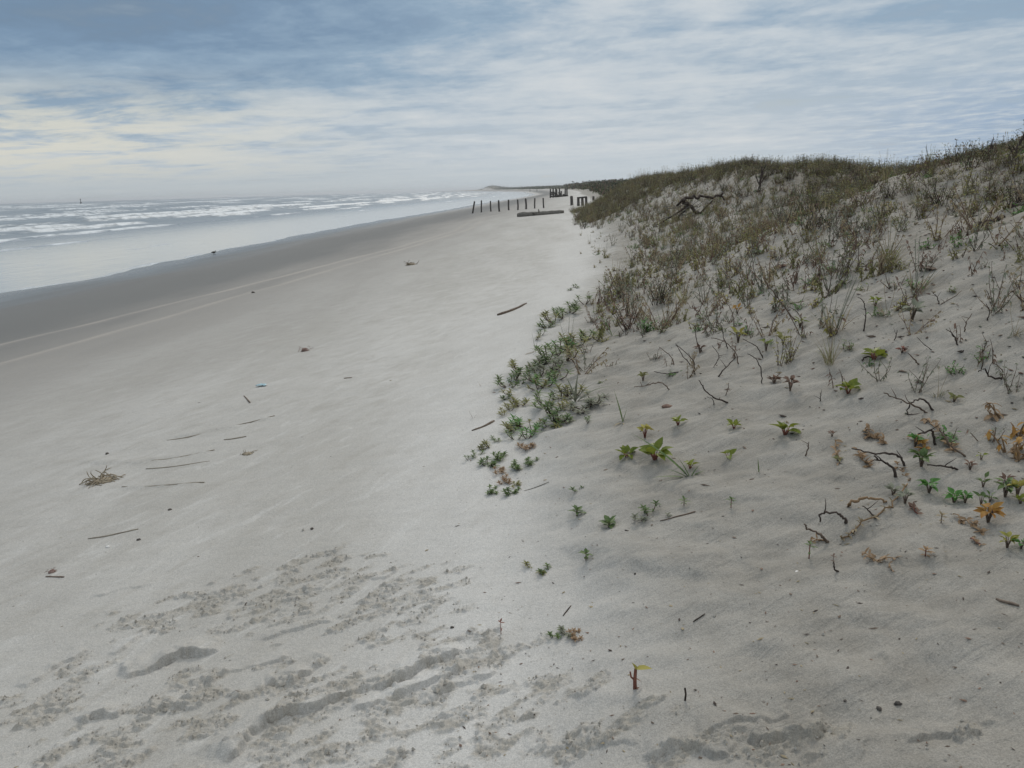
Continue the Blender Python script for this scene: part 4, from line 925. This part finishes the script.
def tuft(px, py, wpx, hpx, label, mat, n=60, name='leafy_bush', cat='bush'):
    r2, k = plant(name, px, py, label, cat); st_ = MB(); lf = MB()
    for i in range(12):
        q = wander((u(-.2, .2)*wpx*k, u(-.2, .2)*wpx*k, -.01), (u(-1, 1)*.8, u(-1, 1)*.6, 1), hpx*k*u(.6, 1.1), 4, .15)
        st_.tube(q, [.004, .0035, .003, .0025, .0015], 0, 4)
        for j in range(n//12): lf.leaf(q[rnd.randrange(1, 5)], vdir(u(0, 6.3), u(-.1, 1)), u(.035, .07), u(.012, .02), 0, .4, 2, .3)
    st_.build('stem', M['stem'], r2); lf.build('foliage', M[mat], r2)
tuft(648, 332, 28, 16, 'brightest green leafy bush below the tall brown weeds', 'fresh', 160)
tuft(628, 330, 24, 30, 'dark brown dead weed bush left of the bright green one', 'brown', 150)
tuft(630, 216, 12, 9, 'small bright green bush on pale sand under the grassy crest', 'fresh', 120)
tuft(655, 246, 12, 9, 'light green bush below the dead branch', 'bright', 120)
tuft(622, 220, 9, 6, 'tiny green bush beside the other on pale sand under the crest', 'fresh', 60)

# ------------------------------------------------------------------ mass vegetation of the dune
def tmpl(fn):
    mb = MB(); fn(mb); return mb
def t_stalk(h_, n, mats=(0, 1), leafy=1.0):
    def f(mb):
        for s in range(n):
            q = wander((u(-.03, .03), u(-.03, .03), -.02), (u(-.6, .6), u(-.6, .6), 1), h_*u(.5, 1.1), 6, .16)
            mb.tube(q, [.0042, .004, .0036, .003, .0026, .002, .0012], mats[0], 3)
            for i in range(int(13*leafy)):
                j = rnd.randrange(1, 7); mb.leaf(q[j], vdir(u(0, 6.3), u(-1.1, .4)), u(.02, .055), u(.008, .02), mats[1], .8, 2, .5, 1, u(-1, 1))
            if rnd.random() < .5:
                e = wander(q[3], (u(-1, 1), u(-1, 1), .9), h_*.35, 3, .15); mb.tube(e, [.003, .0025, .002, .001], mats[0], 3)
                for i in range(int(4*leafy)): mb.leaf(rnd.choice(e), vdir(u(0, 6.3), u(-.8, .4)), u(.02, .04), .01, mats[1], .8, 2)
    return f
def t_bush(h_, w_, n, lsz=.04):
    def f(mb):
        for s in range(n):
            q = wander((u(-.3, .3)*w_, u(-.3, .3)*w_, -.02), (u(-1, 1)*w_/h_*.7, u(-1, 1)*w_/h_*.7, 1), h_*u(.5, 1.1), 4, .16)
            mb.tube(q, [.004, .0035, .003, .0025, .0012], 0, 3)
            for i in range(8):
                j = rnd.randrange(1, 5); mb.leaf(q[j]+Vector((u(-.01, .01), u(-.01, .01), 0)), vdir(u(0, 6.3), u(-.3, 1)), u(.6, 1.3)*lsz, u(.25, .42)*lsz, rnd.choice((1, 1, 2)), .4, 2, .3, 1, u(-.6, .6))
    return f
def t_grass(h_, n, sp_=.5):
    def f(mb):
        for s in range(n):
            mb.leaf((u(-.04, .04), u(-.04, .04), -.01), (u(-sp_, sp_)+.25, u(-sp_, sp_), .9), h_*u(.4, 1.1), u(.004, .009), rnd.choice((0, 0, 1)), u(.2, 1.1), 3, .3, .5)
            if rnd.random() < .12:
                q = wander((0, 0, 0), (u(-.3, .3), u(-.3, .3), 1), h_*1.25, 3, .06); mb.tube(q, [.002, .002, .0018, .0016], 1, 3); mb.leaf(q[-1], (u(-.2, .2), 0, 1), .05, .012, 1, .3, 2)
    return f
KINDS = {
 'stalk': dict(name='dry_stalk_weed', cat='weed', T=[(t_stalk(.30, 3), ['stem', 'brown']), (t_stalk(.36, 5), ['stem', 'grey']), (t_stalk(.26, 4, leafy=1.6), ['stem', 'olive']), (t_stalk(.22, 2, leafy=.6), ['stem', 'brown']), (t_stalk(.34, 4, leafy=1.3), ['brown', 'straw'])]),
 'bush': dict(name='dune_bush', cat='bush', T=[(t_bush(.28, .26, 16), ['stem', 'olive', 'yellow']), (t_bush(.32, .30, 18), ['stem', 'dark', 'olive']), (t_bush(.22, .30, 16), ['stem', 'olive', 'green']), (t_bush(.26, .24, 14), ['stem', 'brown', 'olive']), (t_bush(.36, .28, 18), ['twig', 'dark', 'brown'])]),
 'grass': dict(name='grass_tuft', cat='grass', T=[(t_grass(.30, 34), ['straw', 'grey']), (t_grass(.38, 38), ['olive', 'straw']), (t_grass(.24, 30, .8), ['grey', 'straw'])]),
 'low': dict(name='low_leafy_weed', cat='weed', T=[(t_bush(.10, .16, 8, .035), ['stem', 'fresh', 'green']), (t_bush(.10, .12, 6, .035), ['stem', 'olive', 'yellow']), (t_bush(.13, .10, 6, .04), ['stem', 'yellow', 'brown']), (t_bush(.08, .14, 6, .03), ['stem', 'green', 'olive']), (t_bush(.12, .12, 6, .03), ['stem', 'grey', 'brown'])]),
}
# density fields measured over the picture (x0,y0,x1,y1 polygons) : plants of each kind per square metre
def inpoly(px, py, poly):
    n = len(poly); r_ = False; j = n-1
    for i in range(n):
        xi, yi = poly[i]; xj, yj = poly[j]
        if (yi > py) != (yj > py) and px < (xj-xi)*(py-yi)/(yj-yi)+xi: r_ = not r_
        j = i
    return r_
ZONES = [
 # name, polygon, (stalk, bush, grass, low) plants per m2, region phrase
 ('crestL', [(572, 222), (600, 185), (640, 165), (700, 150), (800, 150), (800, 176), (765, 186), (720, 180), (690, 186), (650, 200), (625, 212), (590, 224)], (1.0, 10, 2.0, 12), 'on the grassy crest of the middle dune'),
 ('crestR', [(800, 150), (1060, 120), (1060, 196), (985, 208), (920, 228), (870, 238), (800, 205)], (5, 15, 2.0, 12), 'on the overgrown crest at upper right'),
 ('band', [(640, 215), (700, 190), (735, 186), (800, 192), (870, 238), (900, 262), (860, 272), (800, 285), (740, 300), (690, 300), (650, 272), (636, 240)], (11, 1.8, 2.2, 12), 'in the weedy belt below the crest'),
 ('foot', [(600, 300), (640, 262), (690, 290), (700, 325), (660, 335), (610, 332), (585, 312)], (12, 1.2, 1.2, 12), 'in the brown weed patch at the dune foot'),
 ('slopeU', [(690, 300), (740, 300), (860, 272), (900, 250), (985, 210), (1060, 196), (1060, 300), (900, 320), (800, 345), (700, 340)], (10, .3, .8, 10), 'on the bare upper slope at right'),
 ('slopeM', [(700, 340), (800, 345), (900, 320), (1060, 300), (1060, 480), (960, 420), (870, 400), (780, 395), (660, 380), (650, 345)], (4.2, .1, .4, 5.5), 'on the open sand slope at right'),
 ('rightE', [(860, 430), (960, 420), (1060, 440), (1060, 560), (980, 540), (900, 500)], (1.2, 0, .3, 4), 'among the dead vines at lower right'),
 ('paleS', [(590, 230), (625, 212), (640, 240), (640, 262), (600, 290), (580, 270)], (.2, 0, .3, 1.6), 'on the pale sand under the grassy crest'),
 ('toeL', [(500, 400), (560, 340), (600, 330), (650, 345), (600, 420), (520, 470)], (1.6, 0, .6, 6), 'on the sand around the creeping plants'),
]
ORDER = ('stalk', 'bush', 'grass', 'low')
rs = np.random.RandomState(11)
pts_all = []
def sample(x0, x1, y0, y1, dmax):
    n = int((x1-x0)*(y1-y0)*dmax); return rs.uniform(x0, x1, n), rs.uniform(y0, y1, n)
MAXD = dict(stalk=13, bush=15, grass=7, low=12)
cands = {k_: [] for k_ in ORDER}
for ki, kind in enumerate(ORDER):
    for (x0, x1, y0, y1, thin) in ((-1, 11, 2, 30, 1.0), (11, 24, 6, 34, .55), (2, 14, 30, 62, .8), (14, 55, 20, 75, .22)):
        xs, ys = sample(x0, x1, y0, y1, MAXD[kind]*thin); zs, _, xts, xcs, _ = base_h(xs, ys)
        cl = vn(xs/.55+ki*31, ys/.55, 300+ki)+.5*vn(xs/2+ki, ys/2, 310)       # clumping
        for x_, y_, z_, xt_, xc_, c_ in zip(xs, ys, zs, xts, xcs, cl):
            if x_ < xt_-.6: continue
            px, py, dp = proj((x_, y_, z_)); dens_ = None
            if dp > .5 and -20 < px < 1044 and py > 0:
                jx, jy = px+rs.normal(0, 7), py+rs.normal(0, 3.5)
                for nm, poly, dn, ph in ZONES:
                    if inpoly(jx, jy, poly): dens_ = dn[ki]; phr = ph; break
            if dens_ is None:
                inf = (0 <= px <= 1024)
                if x_ > xc_-.8: dens_ = (1.5, 8, 3, 3)[ki]; phr = 'behind the dune crest'          # over the top, mostly hidden
                elif inf: continue
                else: dens_ = (1.5, .2, .5, 2)[ki]; phr = 'on the open sand slope at right'
            if rs.rand()*MAXD[kind] < dens_*(1+.9*c_): cands[kind].append((x_, y_, z_, dp, px, py, phr))
# name the spot by what stands near it
def spot(px, py, phr):
    if phr.startswith('in the weedy'):
        if py < 232 and px < 750: return 'around the crooked dead branch on the dune'
        if px < 720: return 'in the weedy belt under the dead branch'
        if px < 800: return 'in the weedy belt right of the dead branch'
        return 'in the weedy belt left of the dark log'
    if phr.startswith('on the overgrown'):
        if px < 870: return 'on the crest between the two dead snags'
        if py > 190: return 'just above the dark log on the upper dune'
        return 'beneath the bare dead shrubs on the skyline' if px > 950 else 'on the overgrown crest under the thin skyline snag'
    if phr.startswith('on the grassy'):
        return 'at the low left end of the crest' if px < 660 else ('on the middle dune crest left of the dead snag' if px < 745 else 'on the middle dune crest beside the dead snag')
    if phr.startswith('on the bare upper'):
        return 'on the bare sand below the dark log' if px > 930 else ('above the hooked dark stalk' if px > 830 else 'by the thick leaning twig')
    if phr.startswith('on the open sand'):
        return 'on open sand around the woody twig tangle' if px < 780 else ('on open sand near the bright green seedling pair' if px < 900 else 'on open sand above the arching twigs at right')
    return phr
# copies
PHR = {'stalk': ('dry brown stalk weed', 'dry stalk weeds'), 'bush': ('olive brown leafy bush', 'leafy bushes'), 'grass': ('straw coloured grass tuft', 'grass tufts'), 'low': ('low leafy weed', 'low leafy weeds')}
ADJ = {'stalk': ['dry dark brown stalk weed', 'dry grey stalk weed', 'olive leaved stalk weed', 'thin sparse brown stalk', 'dry straw brown stalk weed'],
       'bush': ['olive and yellow leafy bush', 'dark olive leafy bush', 'low green leafy bush', 'brownish leafy bush', 'tall dark brown bush'],
       'grass': ['straw coloured grass tuft', 'olive grass tuft', 'spreading greyish grass tuft'],
       'low': ['low fresh green weed', 'low olive leafy weed', 'low yellowish weed', 'low green weed', 'low greyish brown weed']}
for kind in ORDER:
    K = KINDS[kind]; temps = []
    for fn, mats in K['T']:
        for rep in range(2): temps.append((tmpl(fn), mats, len(temps)//2))
    allm = []
    for t_, mats, _ in temps:
        for m_ in mats:
            if m_ not in allm: allm.append(m_)
    cs = []; CA = np.array([c[:3] for c in cands[kind]]); tl = np.linspace(.15, .97, 16)
    top = CA+np.array([0, 0, .22]); qq = CAM+(top[:, None]-CAM)*tl[None, :, None]
    hid = np.any(H(qq[..., 0], qq[..., 1]) > qq[..., 2]+.02, axis=1)
    for c, hd in zip(cands[kind], hid):
        vis = (0 <= c[4] <= 1024) and c[5] > 100 and not hd
        cs.append((0 if vis else 1, c[3], c))
    cs.sort(key=lambda a_: (a_[0], a_[1]))
    indiv = [c for v_, d_, c in cs if v_ == 0][:290]; ids = set(id(c) for c in indiv); rest = [c for v_, d_, c in cs if id(c) not in ids]
    protos = {}
    for c in indiv:
        x_, y_, z_, dp, px, py, phr = c; ti = rs.randint(len(temps)); t_, mats, vi = temps[ti]
        if ti not in protos:
            o = t_.build(K['name'], [M[m_] for m_ in mats], smooth=False); protos[ti] = o
        else:
            o = protos[ti].copy(); COL.objects.link(o)
        s_ = rs.uniform(.6, 1.2)
        if 'open sand' in phr or 'pale sand' in phr: s_ *= .8
        if 'crest' in phr and 'below' not in phr: s_ *= .8
        o.location = (x_, y_, z_); o.rotation_euler = (rs.uniform(-.12, .12), rs.uniform(-.12, .12), rs.uniform(0, 6.28)); o.scale = (s_, s_, s_*rs.uniform(.8, 1.15))
        lab = ('small ' if s_ < .78 and not ADJ[kind][vi].startswith(('low', 'tall')) else '')+ADJ[kind][vi]+' '+spot(px, py, phr)
        tag(o, lab, K['cat'], lab)
    # the rest merged into one mass
    VV = []; FF = []; MM = []; n0 = 0
    pre = []
    for t_, mats, vi in temps:
        v_ = np.array([tuple(p_) for p_ in t_.v], np.float32); f_ = np.array(t_.f, np.int64)
        mi = np.array([allm.index(mats[m_]) for m_ in t_.m]); pre.append((v_, f_, mi))
    for c in rest:
        x_, y_, z_, dp = c[:4]; v_, f_, mi = pre[rs.randint(len(pre))]
        a_ = rs.uniform(0, 6.28); s_ = rs.uniform(.65, 1.25)*(1.0 if dp < 30 else 1.25)
        ca, sa = math.cos(a_)*s_, math.sin(a_)*s_
        w_ = np.stack([v_[:, 0]*ca-v_[:, 1]*sa+x_, v_[:, 0]*sa+v_[:, 1]*ca+y_, v_[:, 2]*s_+z_], -1)
        # thin out far plants: keep a share of the faces
        if dp > 22:
            kp = rs.rand(len(f_)) < .75; VV.append(w_); FF.append(f_[kp]+n0); MM.append(mi[kp])
        else: VV.append(w_); FF.append(f_+n0); MM.append(mi)
        n0 += len(w_)
    print('VEG', kind, len(cands[kind]), 'individual', len(indiv), 'mass', len(rest), 'faces', sum(len(f_) for f_ in FF))
    if rest:
        me = bpy.data.meshes.new(K['name']+'_mass'); vv = np.concatenate(VV); ff = np.concatenate(FF); mmx = np.concatenate(MM)
        tri = ff[:, 2] == ff[:, 3]
        lt = np.where(tri, 3, 4).astype(np.int32); keep = np.ones(ff.shape, bool); keep[tri, 3] = False
        lv = ff[keep].astype(np.int32); ls = np.concatenate([[0], np.cumsum(lt)[:-1]]).astype(np.int32)
        me.vertices.add(len(vv)); me.vertices.foreach_set('co', vv.ravel()); me.loops.add(len(lv)); me.loops.foreach_set('vertex_index', lv)
        me.polygons.add(len(lt)); me.polygons.foreach_set('loop_start', ls); me.polygons.foreach_set('loop_total', lt); me.polygons.foreach_set('material_index', mmx.astype(np.int32))
        for m_ in allm: me.materials.append(M[m_])
        me.update(calc_edges=True)
        o = bpy.data.objects.new(K['name']+'_cover', me); COL.objects.link(o)
        tag(o, {'stalk': 'mass of dry stalk weeds covering the farther dune', 'bush': 'mass of leafy bushes covering the farther dune crest', 'grass': 'mass of grass covering the farther dune crest', 'low': 'ground cover of low weeds on the farther dune'}[kind], K['cat'], kind='stuff')

# distant dune vegetation: coarse leaf clumps, nobody could count them
def far_cover(name, label, n, ymin, ymax, size, mats, cond, seed):
    r = np.random.RandomState(seed); ys = np.exp(r.uniform(math.log(ymin), math.log(ymax), n)); xt_ = smooth_interp(ys, TT); xc_ = smooth_interp(ys, CT)
    xs = xt_+(xc_-xt_)*r.uniform(*cond, n); zs = H(xs, ys); L = size*ys/100*r.uniform(.5, 1.4, n)
    k_ = 7; V_ = []; 
    c = np.stack([xs, ys, zs], -1)[:, None, :]+r.normal(0, 1, (n, k_, 3))*L[:, None, None]*np.array([.6, .6, .28])+np.array([0, 0, 1])*L[:, None, None]*.2
    a_ = r.normal(0, 1, (n, k_, 3)); a_ /= np.linalg.norm(a_, axis=-1, keepdims=True); b2 = np.cross(a_, r.normal(0, 1, (n, k_, 3))); b2 /= np.linalg.norm(b2, axis=-1, keepdims=True)
    l3 = (L*.22)[:, None, None]
    q = np.stack([c-a_*l3, c-b2*l3*.6, c+a_*l3, c+b2*l3*.6], 2).reshape(-1, 3)
    o = mesh_np(name, q, np.arange(len(q)).reshape(-1, 4), [M[m_] for m_ in mats], False, r.randint(0, len(mats), len(q)//4)); tag(o, label, 'vegetation', kind='stuff')
far_cover('far_dune_cover', 'dark scrub covering the distant dunes beyond the timber ruin', 60000, 62, 900, .42, ['scrub', 'dark', 'scrub', 'brown', 'scrub'], (.22, 1.7), 5)
far_cover('farthest_dune_cover', 'dark scrub on the farthest dunes and headland', 14000, 900, 3000, .16, ['scrub', 'dark', 'scrub'], (.1, 2.2), 6)
# dark scrub over the hill behind the crest at the right
r = np.random.RandomState(9); n = 7000; xs = r.uniform(17, 40, n); ys = r.uniform(27, 50, n); zs = H(xs, ys)
c = np.stack([xs, ys, zs], -1)[:, None, :]+r.normal(0, 1, (n, 9, 3))*np.array([.2, .2, .09])+np.array([0, 0, .08])
a_ = r.normal(0, 1, c.shape); a_ /= np.linalg.norm(a_, axis=-1, keepdims=True); b2 = np.cross(a_, r.normal(0, 1, c.shape)); b2 /= np.linalg.norm(b2, axis=-1, keepdims=True)
q = np.stack([c-a_*.09, c-b2*.05, c+a_*.09, c+b2*.05], 2).reshape(-1, 3)
o = mesh_np('hill_scrub', q, np.arange(len(q)).reshape(-1, 4), [M['scrub'], M['dark'], M['scrub']], False, r.randint(0, 3, len(q)//4)); tag(o, 'dark evergreen scrub covering the hill behind the crest at right', 'scrub', kind='stuff')

# crumbs of damp sand in the scuffed places, and plant litter scattered over the sand
def bits(name, label, P_, S_, mats, seed, flat=1.0, cat='litter'):
    r = np.random.RandomState(seed); n = len(P_)
    octv = np.array([(1, 0, 0), (0, 1, 0), (-1, 0, 0), (0, -1, 0), (0, 0, 1), (0, 0, -1)], float); octf = np.array([(0, 1, 4), (1, 2, 4), (2, 3, 4), (3, 0, 4), (1, 0, 5), (2, 1, 5), (3, 2, 5), (0, 3, 5)])
    v = octv[None]*(1+r.uniform(-.35, .35, (n, 6, 1)))*S_[:, None, :]; v[..., 2] *= flat
    a_ = r.uniform(0, 6.28, n)[:, None]; ca, sa = np.cos(a_), np.sin(a_)
    w_ = np.stack([v[..., 0]*ca-v[..., 1]*sa, v[..., 0]*sa+v[..., 1]*ca, v[..., 2]+.3*(v[..., 0])*r.uniform(-.5, .5, (n, 1))], -1)+P_[:, None, :]
    f_ = (octf[None]+6*np.arange(n)[:, None, None]).reshape(-1, 3)
    o = mesh_np(name, w_.reshape(-1, 3), f_, [M[m_] for m_ in mats], False, np.repeat(r.randint(0, len(mats), n), 8)); tag(o, label, cat, kind='stuff')
M['crumb'] = simple('sand_crumb', (0.33, 0.305, 0.265), (0.47, 0.45, 0.41), 30, .95)
r = np.random.RandomState(3); xs = r.uniform(-3, 2.2, 60000); ys = r.uniform(1.0, 4.2, 60000); c = np.zeros(xs.shape)
for cx, cy, rx, ry in CHW: c = np.maximum(c, np.exp(-(((xs-cx)/rx)**2+((ys-cy)/ry)**2)*1.1))
kp = r.rand(60000) < churn_mask(xs, ys, c)*.6+.003; xs, ys = xs[kp], ys[kp]; zs = H(xs, ys)+detail(xs, ys, xs)[0]
sz = r.lognormal(math.log(.0027), .5, len(xs))[:, None]*r.uniform(.7, 1.3, (len(xs), 3))
bits('sand_crumbs', 'crumbs of damp sand in the scuffed patches of the foreground', np.stack([xs, ys, zs+.001], -1), sz, ['crumb'], 4)
n = 9000; d_ = np.exp(r.uniform(math.log(1.2), math.log(30), n)); tg = r.uniform(-1.0, .8, n); xs = d_*tg; ys = d_
zs, _, xt_, _, q_ = base_h(xs, ys); kp = (r.rand(n) < np.where(xs > xt_-.2, .8, .07)) & (q_ < .45); xs, ys, zs = xs[kp], ys[kp], zs[kp]
zs = zs+detail(xs, ys, xs)[0]; L_ = r.lognormal(math.log(.005), .55, len(xs))[:, None]
bits('plant_litter', 'tiny dark scraps of plant litter scattered over the sand', np.stack([xs, ys, zs+.0012], -1), np.concatenate([L_, L_*r.uniform(.12, .5, L_.shape), L_*.16], 1), ['twig', 'brown', 'stem', 'straw'], 6)
# more litter under the weeds
n = 26000; xs = r.uniform(.5, 9.5, n); ys = r.uniform(3.5, 26, n); zs, _, xt_, _, _ = base_h(xs, ys); kp = r.rand(n) < sstep(xs-xt_, .5, 4.0); xs, ys, zs = xs[kp], ys[kp], zs[kp]
L_ = r.lognormal(math.log(.012), .5, len(xs))[:, None]
bits('weed_litter', 'dry leaf and stem litter lying under the dune weeds', np.stack([xs, ys, zs+.003], -1), np.concatenate([L_, L_*r.uniform(.15, .5, L_.shape), L_*.2], 1), ['brown', 'stem', 'straw', 'twig', 'grey'], 8)
